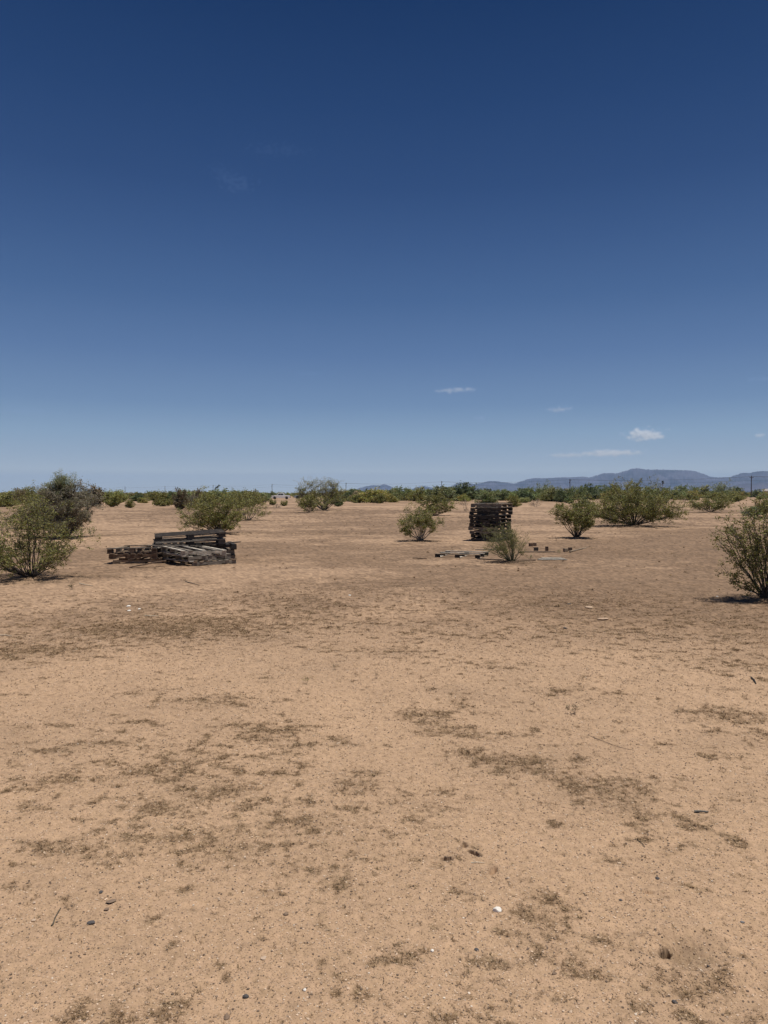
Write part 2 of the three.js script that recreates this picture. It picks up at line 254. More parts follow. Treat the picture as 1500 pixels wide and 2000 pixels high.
// ------------------------------------------------------------------ shrubs and trees
class Soup {                                                              // collects faces with a colour each
  constructor() { this.p = []; this.c = []; this.i = []; }
  leaf(o, a, b, len, wid, c) {                                            // a rhombic leaf along a, width along b
    const n = this.p.length / 3, mx = o.x + a.x * len * 0.45, my = o.y + a.y * len * 0.45, mz = o.z + a.z * len * 0.45, w = wid / 2;
    this.p.push(o.x, o.y, o.z, mx + b.x * w, my + b.y * w, mz + b.z * w, o.x + a.x * len, o.y + a.y * len, o.z + a.z * len, mx - b.x * w, my - b.y * w, mz - b.z * w);
    for (let k = 0; k < 4; k++) this.c.push(c[0], c[1], c[2]);
    this.i.push(n, n + 1, n + 2, n, n + 2, n + 3);
  }
  tube(pts, r0, r1, c) {
    const n = this.p.length / 3, m = pts.length, S = 4;
    for (let k = 0; k < m; k++) {
      const q = pts[k], t = pts[Math.min(m - 1, k + 1)].clone().sub(pts[Math.max(0, k - 1)]).normalize(), u = new THREE.Vector3(t.z + 0.01, 0.03, -t.x).normalize(), v = t.clone().cross(u).normalize(), r = lerp(r0, r1, k / (m - 1)), tone = 0.8 + 0.4 * ((k * 37) % 5) / 5;
      for (let s = 0; s < S; s++) { const an = s / S * Math.PI * 2, cx = Math.cos(an) * r, cy = Math.sin(an) * r; this.p.push(q.x + u.x * cx + v.x * cy, q.y + u.y * cx + v.y * cy, q.z + u.z * cx + v.z * cy); this.c.push(c[0] * tone, c[1] * tone, c[2] * tone); }
    }
    for (let k = 0; k < m - 1; k++) for (let s = 0; s < S; s++) { const a = n + k * S + s, b = n + k * S + (s + 1) % S; this.i.push(a, b, a + S, b, b + S, a + S); }
  }
  geometry() { const g = new THREE.BufferGeometry(); g.setAttribute('position', new THREE.Float32BufferAttribute(this.p, 3)); g.setAttribute('color', new THREE.Float32BufferAttribute(this.c, 3)); g.setIndex(this.i); g.computeVertexNormals(); return g; }
}
const LEAF = new THREE.MeshPhysicalMaterial({ vertexColors: true, roughness: 0.72, side: THREE.DoubleSide, transmission: 0.42, thickness: 0, ior: 1.3 });
const BARK = new THREE.MeshStandardMaterial({ vertexColors: true, roughness: 0.95 });
const HUES = {
  creosote: [[0.116, 0.124, 0.024], [0.155, 0.156, 0.036], [0.094, 0.102, 0.02], [0.21, 0.195, 0.065], [0.145, 0.118, 0.04]],
  green: [[0.1, 0.128, 0.038], [0.122, 0.148, 0.05], [0.08, 0.1, 0.03], [0.15, 0.16, 0.065]],
  deep: [[0.062, 0.085, 0.028], [0.078, 0.102, 0.034], [0.05, 0.066, 0.024], [0.1, 0.118, 0.045]],
  greyish: [[0.15, 0.14, 0.088], [0.18, 0.16, 0.118], [0.11, 0.105, 0.06], [0.19, 0.155, 0.125], [0.12, 0.112, 0.05]],
  light: [[0.15, 0.168, 0.075], [0.18, 0.19, 0.1], [0.12, 0.145, 0.06], [0.2, 0.2, 0.125]],
  rusty: [[0.12, 0.085, 0.05], [0.1, 0.09, 0.04], [0.145, 0.105, 0.07], [0.085, 0.08, 0.035]],
  dead: [[0.26, 0.2, 0.14], [0.22, 0.17, 0.13], [0.3, 0.25, 0.19]],
};
const STEM = { grey: [0.105, 0.09, 0.082], dark: [0.085, 0.072, 0.064], pale: [0.3, 0.26, 0.215], green: [0.17, 0.17, 0.1] };
/* h height, r half width; stems leaving the base; twigs per stem; sprigs per twig; leaves per sprig; size of a leaf;
   flat: how much lower the crown's rim is than its top; bare: share of each stem without twigs; lean: offset of the crown */
function grow(o) {
  const R = rng(o.seed), S = new Soup(), F = new Soup(), hues = HUES[o.hue || 'creosote'], stem = STEM[o.stem || 'grey'], lean = o.lean || [0, 0], bare = o.bare ?? 0.35, up = o.up ?? 0.3;
  const V = (x, y, z) => new THREE.Vector3(x, y, z), sph = () => { const u = R() * 2 - 1, a = R() * Math.PI * 2, q = Math.sqrt(1 - u * u); return V(q * Math.cos(a), u, q * Math.sin(a)); };
  const th = o.thick || 0.011;
  const clump = Array.from({ length: 40 }, () => R());
  const leaves = (pts, count, size, tone) => {
    for (let k = 0; k < count; k++) {
      const t = Math.sqrt(R()) * (pts.length - 1), i = Math.min(pts.length - 2, Math.floor(t)), q = pts[i].clone().lerp(pts[i + 1], t - i).addScaledVector(sph(), size * 0.9), a = sph(), b = sph().cross(a).normalize();
      if (q.y < 0.03) continue;
      const hue = hues[Math.floor(R() * hues.length)], v = tone * (1.2 + R() * 1.1), s = size * (0.65 + R() * 0.7);
      a.y = a.y * 0.7 + up * 0.6; a.normalize();
      F.leaf(q, a, b, s, s * (o.slim || 0.5), [hue[0] * v, hue[1] * v, hue[2] * v]);
    }
  };
  for (let n = 0; n < o.stems; n++) {
    const az = (n + R() * 0.9) / o.stems * Math.PI * 2 * (o.turns || 2.6), s = (R() ** (o.fill ?? 0.6)), low = s > 0.55 && R() < (o.skirt ?? 0.3) ? 0.5 : 1, tall = o.h * (0.74 + 0.28 * R()) * (1 - (o.flat ?? 0.42) * s * s) * low, tip = V(Math.cos(az) * o.r * s + lean[0] * o.h, tall, Math.sin(az) * o.r * s * (o.deep ?? 0.9) + lean[1] * o.h);
    const foot = V(Math.cos(az) * o.h * 0.03, -0.02, Math.sin(az) * o.h * 0.03), ctl = V(tip.x * 0.55, tall * (o.arch ?? 0.42), tip.z * 0.55), pts = [];
    for (let k = 0; k <= 7; k++) { const t = k / 7, q = foot.clone().multiplyScalar((1 - t) * (1 - t)).addScaledVector(ctl, 2 * t * (1 - t)).addScaledVector(tip, t * t); if (k > 1) q.addScaledVector(sph(), o.h * 0.018); pts.push(q); }
    S.tube(pts, th * (0.7 + R() * 0.7), th * 0.25, stem);
    const L = pts[0].distanceTo(pts[7]);
    for (let b = 0; b < o.twigs; b++) {
      const t = lerp(bare, 1, Math.pow(R(), 0.75)) * 7, i = Math.min(6, Math.floor(t)), from = pts[i].clone().lerp(pts[i + 1], t - i), along = pts[i + 1].clone().sub(pts[i]).normalize();
      const dir = along.multiplyScalar(0.55).addScaledVector(sph(), 0.75).add(V(0, up, 0)).normalize(), len = L * (o.reach || 0.27) * (0.45 + 0.75 * R()), m1 = from.clone().addScaledVector(dir, len * 0.5).addScaledVector(sph(), len * 0.08), end = from.clone().addScaledVector(dir, len).addScaledVector(sph(), len * 0.12);
      if (end.y < 0.03) end.y = 0.05 + R() * 0.05;
      const tw = [from, m1, end], tone = 0.78 + 0.44 * clump[(n * 7 + b) % 40];
      S.tube(tw, th * 0.32, th * 0.14, stem);
      for (let k = 0; k < o.sprigs; k++) {
        const u = (0.25 + 0.75 * R()) * 2, w = Math.min(1, Math.floor(u)), a = tw[w].clone().lerp(tw[w + 1], u - w), d2 = dir.clone().multiplyScalar(0.5).addScaledVector(sph(), 0.8).add(V(0, up * 0.8, 0)).normalize(), l2 = len * (0.3 + 0.35 * R()), e = a.clone().addScaledVector(d2, l2);
        if (e.y < 0.03) e.y = 0.04;
        if (o.fineTwigs !== false) S.tube([a, e], th * 0.16, th * 0.09, stem);
        leaves([a, e], Math.round(o.leaves * (0.5 + R())), o.leaf, tone);
      }
    }
  }
  if (o.extra) o.extra(S, F, V, sph, leaves, stem, R);
  const reach = [], tops = []; for (let i = 0; i < F.p.length; i += 12) { reach.push(Math.abs(F.p[i] - lean[0] * F.p[i + 1])); tops.push(F.p[i + 1]); } reach.sort((a, b) => a - b); tops.sort((a, b) => a - b);
  const far = reach[Math.floor(reach.length * 0.95)] || 1, top = tops[Math.floor(tops.length * 0.99)] || 1;
  if (o.fit) for (const q of [S, F]) for (let i = 0; i < q.p.length; i += 3) { q.p[i] *= o.r / far; q.p[i + 1] *= o.h / top; q.p[i + 2] *= o.r / far; }
  return { stem: S.geometry(), foliage: F.geometry(), far, top };
}
function place(px, base, top, half) { const g = ground(px, base), d = -g.z, h = EYE + ray(px, top).y / -ray(px, top).z * d; return { x: g.x, z: g.z, d, h, r: half * d / FOCAL }; }
function plant(name, label, category, geo, x, z, group, yaw = 0, sx = 1, sy = 1, names = ['stem', 'foliage']) {
  const t = thing(name, label, category, group, x, height(x, z), z, yaw); t.scale.set(sx, sy, sx);
  part(t, names[0], geo.stem, BARK); part(t, names[1], geo.foliage, LEAF); return t;
}
// the near and middle shrubs, each grown on its own: picture x of the foot, y of the foot, y of the top, half width
const CB = 'creosote_bush';
const OWN = [
  [CB, 'large leafy creosote bush at the left edge, nearest the camera on that side', 60, 1130, 985, 104, { seed: 101, skirt: 0.45, stems: 58, twigs: 9, sprigs: 5, leaves: 10, leaf: 0.027, stem: 'dark', bare: 0.4, lean: [-0.08, 0], flat: 0.45, fill: 0.42, thick: 0.0085 }],
  ['desert_thorn_shrub', 'tall shaggy grey-green shrub with an upright tuft, behind the left edge creosote', 128, 1051, 950, 48, { seed: 102, hue: 'greyish', stem: 'grey', stems: 44, twigs: 14, sprigs: 6, leaves: 10, leaf: 0.046, slim: 0.3, bare: 0.12, flat: 0.48, fill: 0.55, up: 0.15, thick: 0.016, reach: 0.2, arch: 0.62 }],
  [CB, 'rounded olive creosote behind the grey shaggy shrub at left, its top just over the skyline', 76, 1032, 953, 46, { seed: 103, stems: 26, twigs: 9, sprigs: 5, leaves: 10, leaf: 0.050, bare: 0.2, flat: 0.42 }],
  [CB, 'wide creosote bush right behind the collapsed pallet heap', 430, 1043, 966, 56, { seed: 104, skirt: 0.5, stems: 44, twigs: 9, sprigs: 5, leaves: 10, leaf: 0.046, bare: 0.25, flat: 0.5, fill: 0.45, thick: 0.013, stem: 'dark', lean: [-0.12, 0] }],
  [CB, 'thinner creosote with bare reaching branches, right of the one behind the pallet heap', 484, 1016, 961, 38, { seed: 105, stems: 24, twigs: 8, sprigs: 4, leaves: 8, leaf: 0.055, bare: 0.35, flat: 0.5, fill: 0.45 }],
  [CB, 'small vase-shaped creosote standing alone left of the tall pallet stack', 822, 1057, 994, 37, { seed: 106, stems: 26, twigs: 8, sprigs: 5, leaves: 11, leaf: 0.037, bare: 0.5, flat: 0.3, stem: 'pale', lean: [-0.02, 0], fill: 0.5 }],
  [CB, 'creosote bush just behind the small vase-shaped one, left of the pallet stack', 850, 1007, 964, 33, { seed: 107, stems: 28, twigs: 8, sprigs: 5, leaves: 10, leaf: 0.061, bare: 0.2, flat: 0.45 }],
  ['broom_shrub', 'fine wispy yellow-green shrub leaning in front of the tall pallet stack', 1000, 1099, 1028, 40, { seed: 108, hue: 'creosote', stem: 'green', skirt: 0.45, stems: 40, twigs: 8, sprigs: 4, leaves: 9, leaf: 0.02, slim: 0.28, bare: 0.3, flat: 0.35, up: 0.42, lean: [-0.16, 0], thick: 0.007, fill: 0.5, reach: 0.3 }],
  [CB, 'mid-sized creosote with a dark woody foot, left of the broadest bush at right', 1126, 1051, 976, 35, { seed: 109, stems: 26, twigs: 9, sprigs: 5, leaves: 10, leaf: 0.042, bare: 0.38, flat: 0.4, stem: 'dark', lean: [0.03, 0] }],
  [CB, 'broadest dense creosote bush, right of centre, with a black shaded foot', 1238, 1028, 947, 76, { seed: 110, skirt: 0.5, stems: 64, twigs: 10, sprigs: 5, leaves: 10, leaf: 0.055, bare: 0.25, flat: 0.52, fill: 0.42, stem: 'dark', thick: 0.016 }],
  [CB, 'low round creosote alone on bare sand, right of the broadest bush', 1389, 1001, 967, 35, { seed: 111, stems: 34, twigs: 8, sprigs: 4, leaves: 10, leaf: 0.072, bare: 0.2, flat: 0.5, fill: 0.45 }],
  [CB, 'open creosote with long leafy branches at the right edge, nearest on that side', 1499, 1173, 976, 84, { seed: 112, skirt: 0.12, stems: 26, twigs: 8, sprigs: 4, leaves: 9, leaf: 0.025, stem: 'dark', bare: 0.3, flat: 0.42, fill: 0.5, thick: 0.0105, reach: 0.2, lean: [0.03, 0], slim: 0.58,
    extra: (S, F, V, sph, leaves, stem, R) => {
      for (const [x, y, z] of [[-0.58, 0.27, 0.12], [-0.5, 0.2, 0.2], [-0.36, 0.3, 0.05], [-0.65, 1.17, 0.1], [-0.72, 0.98, -0.1], [-0.56, 1.2, 0.0], [-0.4, 1.12, 0.22], [-0.45, 0.66, 0.25], [-0.69, 0.8, 0.05], [-0.24, 1.5, 0.1], [-0.1, 1.4, 0.2], [-0.3, 0.9, 0.3], [-0.34, 0.5, 0.3], [-0.18, 1.05, 0.3], [-0.5, 0.9, 0.15], [-0.3, 1.25, -0.1]]) {
        const p = [V(0, 0, 0), V(x * 0.42, y * 0.42, z * 0.5), V(x * 0.72, y * 0.74, z * 0.9), V(x, y, z)]; S.tube(p, 0.0065, 0.0018, stem);
        for (let k = 0; k < 24; k++) { const t = 0.35 + 0.65 * R(), q = t < 0.7 ? p[1].clone().lerp(p[2], (t - 0.35) / 0.35) : p[2].clone().lerp(p[3], (t - 0.7) / 0.3), a = q.addScaledVector(sph(), 0.012), e = a.clone().addScaledVector(sph(), 0.1 * (0.5 + R())); e.y += 0.035; S.tube([a, e], 0.0018, 0.001, stem); leaves([a, e], 9, 0.025, 0.85 + 0.3 * R()); }
      } } }],
  ['mesquite_tree', 'spreading desert tree with a wispy pale top, behind and right of the parked vehicles', 633, 997, 938, 44, { seed: 113, hue: 'creosote', stems: 24, twigs: 9, sprigs: 5, leaves: 10, leaf: 0.077, slim: 0.4, bare: 0.35, flat: 0.55, fill: 0.5, stem: 'grey', thick: 0.035, lean: [-0.05, 0],
    extra: (S, F, V, sph, leaves, stem, R) => { for (let n = 0; n < 46; n++) { const a = R() * 6.28, q = Math.sqrt(R()) * 1.7, p = [V(Math.cos(a) * q * 0.5 - 0.2, 1.3, Math.sin(a) * q * 0.5), V(Math.cos(a) * q * 0.8 - 0.35, 2.1, Math.sin(a) * q * 0.8), V(Math.cos(a) * q - 0.4, 2.9 - q * 0.22 + R() * 0.35, Math.sin(a) * q)]; S.tube(p, 0.011, 0.004, STEM.pale); for (let k = 0; k < 5; k++) { const b = p[1].clone().lerp(p[2], R()), e = b.clone().addScaledVector(sph(), 0.35); e.y += 0.15; S.tube([b, e], 0.005, 0.003, STEM.pale); leaves([b, e], 5, 0.06, 1.4); } } } }],
  [CB, 'small vase-shaped bush touching the front left of the wispy-topped tree', 602, 1001, 968, 20, { seed: 114, stems: 20, twigs: 7, sprigs: 4, leaves: 10, leaf: 0.072, bare: 0.25, flat: 0.3 }],
];
for (const [name, label, px, base, top, half, o] of OWN) {
  const p = place(px, base, top, half), geo = grow({ h: p.h, r: p.r, fit: true, ...o });
  plant(name, label, name.includes('tree') ? 'tree' : 'bush', geo, p.x, p.z, undefined, 0, 1, 1, name.includes('tree') ? ['trunk', 'crown'] : undefined);
}
{ // the leafy tuft that stands up out of the grey shaggy shrub is part of it
  const shrub = scene.children.find(o => o.name === 'desert_thorn_shrub'), d = 26, S = [];
  const geo = grow({ seed: 140, h: 1.08, r: 0.4, fit: true, hue: 'light', stem: 'pale', stems: 34, twigs: 9, sprigs: 4, leaves: 9, leaf: 0.055, slim: 0.2, bare: 0.1, flat: 0.3, up: 0.7, thick: 0.009 });
  part(shrub, 'tuft', geo.foliage, LEAF, -0.1, 1.2, 0.05); part(shrub, 'tuft_stem', geo.stem, BARK, -0.1, 1.2, 0.05);
}
// prototypes for everything farther off, one metre tall and about one metre in half width
const PROTO = {};
const far = { h: 1, leaf: 0.085, slim: 0.6, stems: 26, twigs: 8, sprigs: 3, leaves: 6, fineTwigs: false, thick: 0.012, fill: 0.42, skirt: 0.55, arch: 0.36 };
for (const [k, o] of Object.entries({
  creosote_a: { seed: 201, r: 0.75, bare: 0.12 }, creosote_b: { seed: 202, r: 0.85, bare: 0.14, flat: 0.5, stems: 28 }, creosote_c: { seed: 203, r: 0.6, bare: 0.22, flat: 0.3 },
  green_a: { seed: 204, r: 0.7, hue: 'green', bare: 0.15, flat: 0.45, stems: 28 }, green_b: { seed: 205, r: 0.85, hue: 'green', bare: 0.12, flat: 0.4, stems: 30 },
  deep_a: { seed: 206, r: 0.7, hue: 'deep', bare: 0.12, flat: 0.42, stems: 30, leaves: 7 }, deep_b: { seed: 207, r: 0.6, hue: 'deep', bare: 0.2, flat: 0.4, stems: 26, leaves: 7 },
  light_a: { seed: 208, r: 0.8, hue: 'light', bare: 0.15, up: 0.6, slim: 0.35, stems: 30, flat: 0.4 }, rusty_a: { seed: 209, r: 0.65, hue: 'rusty', bare: 0.15, stems: 26 },
  grey_a: { seed: 210, r: 0.7, hue: 'greyish', bare: 0.15, stems: 28 }, dead_a: { seed: 211, r: 0.9, hue: 'dead', stem: 'pale', bare: 0.3, leaves: 2, stems: 14, twigs: 6, fineTwigs: true, flat: 0.5 },
})) PROTO[k] = grow({ ...far, ...o });
const FAR = [ // kind, picture x, y of the foot, y of the top, half width, name, label
  ['creosote_b', 8, 990, 962, 26, CB, 'olive bush at the far left edge, just over the big creosote'],
  ['rusty_a', 184, 988, 951, 22, CB, 'reddish-olive bush right of the tall shaggy shrub, crossing the skyline'],
  ['grey_a', 163, 990, 955, 16, CB, 'grey-brown bush touching the right shoulder of the tall shaggy shrub'],
  ['creosote_c', 219, 990, 963, 15, CB, 'dark olive bush with a narrow foot, left of the small round one'],
  ['creosote_a', 254, 992.5, 978, 9, CB, 'small round bush standing alone on the sand at left'],
  ['green_a', 262, 979, 969, 9, CB, 'little green bush farther back above the small round one'],
  ['creosote_b', 318, 989, 961, 17, CB, 'olive bush left of the two rusty-topped ones'],
  ['deep_a', 335, 986, 961, 13, CB, 'dark green bush close left of the first rusty-topped one'],
  ['rusty_a', 351, 995, 957, 15, CB, 'rusty-topped bush with a twiggy foot, left of the pallet heap bush'],
  ['rusty_a', 388, 986, 957, 13, CB, 'rusty-brown bush rising behind the left end of the pallet heap bush'],
  ['creosote_a', 402, 999, 966, 22, CB, 'olive bush behind the left half of the pallet heap bush'],
  ['creosote_b', 470, 990, 962, 30, CB, 'dark olive bush behind the thin creosote with bare branches'],
  ['green_b', 440, 985, 958, 34, CB, 'green bush behind the top of the pallet heap bush'],
  ['green_a', 503, 981, 963, 18, CB, 'low green bush left of the parked white pickup'],
  ['creosote_c', 533, 986.5, 976, 7, CB, 'small upright bush in front of the white pickup nose'],
  ['creosote_c', 555, 988.5, 978, 6, CB, 'small thin bush below the white pickup tail'],
  ['dead_a', 541, 992, 983, 8, 'dry_shrub', 'low dry twiggy plant in front of the white pickup'],
  ['deep_b', 660, 989.5, 970, 8, CB, 'narrow green bush at the right foot of the wispy-topped tree'],
  ['creosote_b', 652, 984, 957, 20, CB, 'olive bush behind the right side of the wispy-topped tree'],
  ['deep_a', 686, 979, 958, 13, CB, 'dark bush beside the pole right of the wispy-topped tree'],
  ['dead_a', 708, 980.5, 969, 8, 'dry_shrub', 'pale dry shrub in the bushes below the isolated hill'],
  ['green_a', 698, 978, 958, 12, CB, 'green bush just left of the pale dry shrub'],
  ['deep_b', 723, 977, 956, 11, CB, 'dark green bush below the isolated hill, right of the pale dry shrub'],
  ['creosote_a', 742, 983, 965, 12, CB, 'olive bush in front of the belt, below the isolated hill'],
  ['creosote_b', 762, 979, 958, 18, 'desert_tree', 'low olive tree in the belt right of the isolated hill summit'],
  ['green_b', 783, 978, 952, 19, 'desert_tree', 'green domed tree in the belt between the hill and the range'],
  ['creosote_b', 815, 979, 953, 22, 'desert_tree', 'olive tree in the belt above the small vase-shaped creosote'],
  ['green_b', 846, 978, 955, 20, 'desert_tree', 'green tree in the belt left of the pole over the pallet stack'],
  ['green_a', 878, 977, 955, 18, 'desert_tree', 'green tree in the belt touching the left of the dark green tree'],
  ['deep_a', 906, 978.5, 944.5, 24, 'desert_tree', 'tallest dark green tree in the belt, left above the pallet stack'],
  ['deep_b', 938, 970, 955.5, 9, 'desert_tree', 'small round dark tree in the gap above the pallet stack'],
  ['green_a', 950, 984, 960, 17, CB, 'green bush right behind the top of the pallet stack'],
  ['dead_a', 906, 987, 975, 9, 'dry_shrub', 'grey twiggy plant left of the pallet stack top'],
  ['dead_a', 910, 999, 984, 5, 'dry_shrub', 'thin dry weed just left of the pallet stack'],
  ['green_a', 980, 978, 957, 16, 'desert_tree', 'green tree in the belt above the pallet stack right corner'],
  ['creosote_a', 1004, 990.5, 968, 14, CB, 'olive bush right behind the right corner of the pallet stack'],
  ['green_b', 1022, 977, 956, 20, 'desert_tree', 'low green tree in the belt right of the pallet stack'],
  ['light_a', 1062, 977, 946, 22, 'desert_tree', 'pale feathery green tree in the belt with upright branches'],
  ['green_b', 1040, 977, 953, 16, 'desert_tree', 'green tree close left of the pale feathery tree'],
  ['light_a', 1082, 977, 950, 14, 'desert_tree', 'pale green tree close right of the feathery tree'],
  ['dead_a', 1047, 989.5, 974, 14, 'dry_shrub', 'spreading pinkish dry shrub on the sand below the feathery tree'],
  ['creosote_c', 1093, 995, 983, 7, CB, 'tiny creosote on the sand below the pole near the feathery tree'],
  ['deep_b', 1095, 981, 957, 10, CB, 'dark bush above the tiny creosote, left of the pole'],
  ['creosote_b', 1144, 990, 975, 20, CB, 'low olive bush behind the mid-sized creosote with woody foot'],
  ['deep_a', 1151, 975.5, 947, 15, 'desert_tree', 'dark green tree in the belt right of the pole with the feathery tree'],
  ['green_b', 1129, 976, 951, 16, 'desert_tree', 'green tree in the belt just right of the pole'],
  ['green_a', 1176, 975, 949, 16, 'desert_tree', 'grey-green tree left behind the broadest bush'],
  ['deep_a', 1198, 975, 949, 14, 'desert_tree', 'dark tree behind the left top of the broadest bush'],
  ['green_b', 1300, 975, 953, 16, 'desert_tree', 'green tree behind the right top of the broadest bush'],
  ['green_a', 1323, 976, 958, 14, CB, 'bright green bush right of the broadest bush, on the sand edge'],
  ['dead_a', 1337, 983.5, 973, 8, 'dry_shrub', 'small reddish dry shrub right of the bright green bush'],
  ['green_b', 1340, 972, 949, 20, 'desert_tree', 'round green tree in the belt under the range right slope'],
  ['creosote_b', 1372, 972, 949.5, 22, 'desert_tree', 'olive tree in the belt above the low round creosote'],
  ['light_a', 1410, 972, 943, 20, 'desert_tree', 'tall pale upright tree in the belt left of the nearest pole'],
  ['deep_b', 1437, 971, 952, 12, 'desert_tree', 'dark tree between the tall pale tree and the nearest pole'],
  ['creosote_c', 1434, 980.5, 967, 13, CB, 'low dark bush on the sand left of the nearest pole'],
  ['creosote_a', 1448, 976, 968, 9, CB, 'low bush at the sand track below the nearest pole'],
  ['deep_a', 1481, 971.5, 957, 11, CB, 'dark bush right of the nearest pole foot'],
  ['green_a', 1466, 1007.5, 990, 14, CB, 'small pale green bush seen through the right edge creosote'],
  ['creosote_b', 284, 976, 964, 12, CB, 'low olive bush above and right of the small round bush at left'],
  ['green_b', 303, 977, 963, 14, CB, 'green bush left of the olive bush near the rusty-topped ones'],
  ['creosote_a', 236, 981, 966, 12, CB, 'olive bush behind and right of the dark one with a narrow foot'],
  ['creosote_b', 366, 981, 962, 15, CB, 'olive bush between the two rusty-topped bushes'],
  ['grey_a', 375, 992, 968, 12, CB, 'grey-green bush between the second rusty bush and the pallet heap bush'],
  ['green_a', 520, 977, 965, 10, CB, 'small green bush just left of the pickup nose'],
  ['creosote_a', 1115, 978, 962, 12, CB, 'olive bush at the foot of the pole beside the feathery tree'],
  ['creosote_b', 752, 976, 962, 12, CB, 'olive bush in the belt under the isolated hill right slope'],
  ['green_a', 1256, 982, 952, 30, CB, 'green bush rising behind the right half of the broadest bush'],
  ['creosote_b', 1345, 977, 962, 14, CB, 'olive bush right above the small reddish dry shrub'],
  ['creosote_a', 1406, 980, 962, 16, CB, 'olive bush behind the right side of the low round creosote'],
  ['creosote_c', 1488, 1006, 975, 12, CB, 'bush mostly hidden behind the right edge creosote'],
];
let turn = 0;
for (const [kind, px, base, top, half, name, label] of FAR) {
  const p = place(px, base, top, half), g = PROTO[kind]; turn += 2.399;
  const category = name === 'desert_tree' ? 'tree' : name === 'dry_shrub' ? 'dry shrub' : 'bush';
  plant(name, label, category, g, p.x, p.z, name === 'desert_tree' ? 'trees of the distant belt' : undefined, turn, p.r / g.far, p.h / g.top, name === 'desert_tree' ? ['trunk', 'crown'] : undefined);
}
{ // a single long creosote spray standing over the bushes at left of the pickup
  const p = place(421, 984, 949, 4), S = new Soup(), F = new Soup(), R = rng(5), V = (x, y, z) => new THREE.Vector3(x, y, z), b = p.d / FOCAL;
  const pts = [V(0, 0, 0), V(0.05, p.h * 0.5, 0), V(0.0, p.h * 0.82, 0), V(7 * b, p.h, 0)]; S.tube(pts, 0.05, 0.02, STEM.dark);
  for (let n = 0; n < 150; n++) { const q = pts[2].clone().lerp(pts[3], R() * 1.1).add(V((R() - 0.5) * 0.28, (R() - 0.5) * 0.3, (R() - 0.5) * 0.28)), a = V(R() - 0.3, R(), R() - 0.5).normalize(), c = V(R() - 0.5, R() - 0.5, R() - 0.5).normalize(), v = 0.7 + R() * 0.5; F.leaf(q, a, c, 0.16, 0.09, [0.1 * v, 0.11 * v, 0.05 * v]); }
  plant('young_tree', 'thin leaning leafy spray standing above the bushes beside a pole', 'tree', { stem: S.geometry(), foliage: F.geometry() }, p.x, p.z, undefined, 0, 1, 1, ['trunk', 'crown']);
}
{ // the scrub beyond, which reads as one band
  const R = rng(4242);
  const belts = { creosote_a: [], creosote_b: [], green_b: [], deep_a: [], rusty_a: [] }, keys = Object.keys(belts);
  const mtx = new THREE.Matrix4(), q = new THREE.Quaternion(), up = new THREE.Vector3(0, 1, 0);
  for (let n = 0; n < 6400; n++) {
    const az = (R() * 2 - 1) * 0.62, d = 130 * Math.pow(14, R() ** 1.15), px = 750 + Math.tan(az) * FOCAL;
    const z = -d * Math.cos(az), x = d * Math.sin(az);
    let start = px < 330 ? 150 : px < 500 ? 120 : px < 660 ? 300 : px < 1280 ? 195 : 250;
    if (px > 516 && px < 590 && -z < 285) continue;
    if (px > 1452 && px < 1478 && -z < 330) continue;                        // sand track running to the pole
    if (-z < start * (1 + 0.7 * n3(px * 0.035, 0.5, 2) + 0.5 * n3(px * 0.11, 0.5, 8))) continue;
    const h = (0.8 + 1.9 * R() ** 2.2) * (d > 500 ? 1.25 : 1) * (px > 660 ? 1.15 : 0.95), k = keys[Math.floor(R() * (px < 660 ? 5 : 4.2)) % 5], w = h * (0.9 + R() * 0.7);
    mtx.compose(new THREE.Vector3(x, height(x, z) - 0.05, z), q.setFromAxisAngle(up, R() * 6.28), new THREE.Vector3(w, h, w)); belts[k].push([mtx.clone(), 0.85 + R() * 0.75, 0.9 + R() * 0.3]);
  }
  for (const k of keys) {
    const im = new THREE.InstancedMesh(mergeGeometries([PROTO[k].foliage, PROTO[k].stem]), LEAF, belts[k].length);
    belts[k].forEach(([m, t, g], i) => { im.setMatrixAt(i, m); im.setColorAt(i, lin(t * g, t, t)); });
    im.name = numbered('distant_scrub'); tag(im, { creosote_a: 'olive scrub merging into the distant belt', creosote_b: 'wide dark olive scrub merging into the distant belt', green_b: 'green scrub merging into the distant belt', deep_a: 'dark green scrub merging into the distant belt', rusty_a: 'rusty brown scrub merging into the left of the distant belt' }[k], 'scrub', undefined, 'stuff'); scene.add(im);
  }
}

// ------------------------------------------------------------------ pallets
const PH = 0.128;
function board(len, thick, wid, seed) {                                    // a slightly warped board with uneven ends, grain along x
  const g = new THREE.BoxGeometry(len, thick, wid, 4, 1, 1), p = g.attributes.position, uv = g.attributes.uv, nr = g.attributes.normal, R = rng(seed), w1 = (R() - 0.5) * 0.008, w2 = (R() - 0.5) * 0.006, e = [R() * 0.012, R() * 0.012, R() * 0.012, R() * 0.012], off = R();
  for (let i = 0; i < p.count; i++) {
    const x = p.getX(i), y = p.getY(i), z = p.getZ(i), t = x / len * 2;
    uv.setXY(i, off + x / 0.9, Math.abs(nr.getY(i)) > 0.5 ? off * 3 + z / 0.45 : off * 5 + y / 0.45);
    if (Math.abs(nr.getX(i)) > 0.5) uv.setXY(i, off + z / 3, off + y / 0.45);
    p.setXYZ(i, Math.abs(t) > 0.99 ? x - Math.sign(x) * e[(x > 0 ? 2 : 0) + (z > 0 ? 1 : 0)] : x, y + w1 * (1 - t * t), z + w2 * (1 - t * t) * 0.5);
  }
  g.computeVertexNormals(); return g;
}
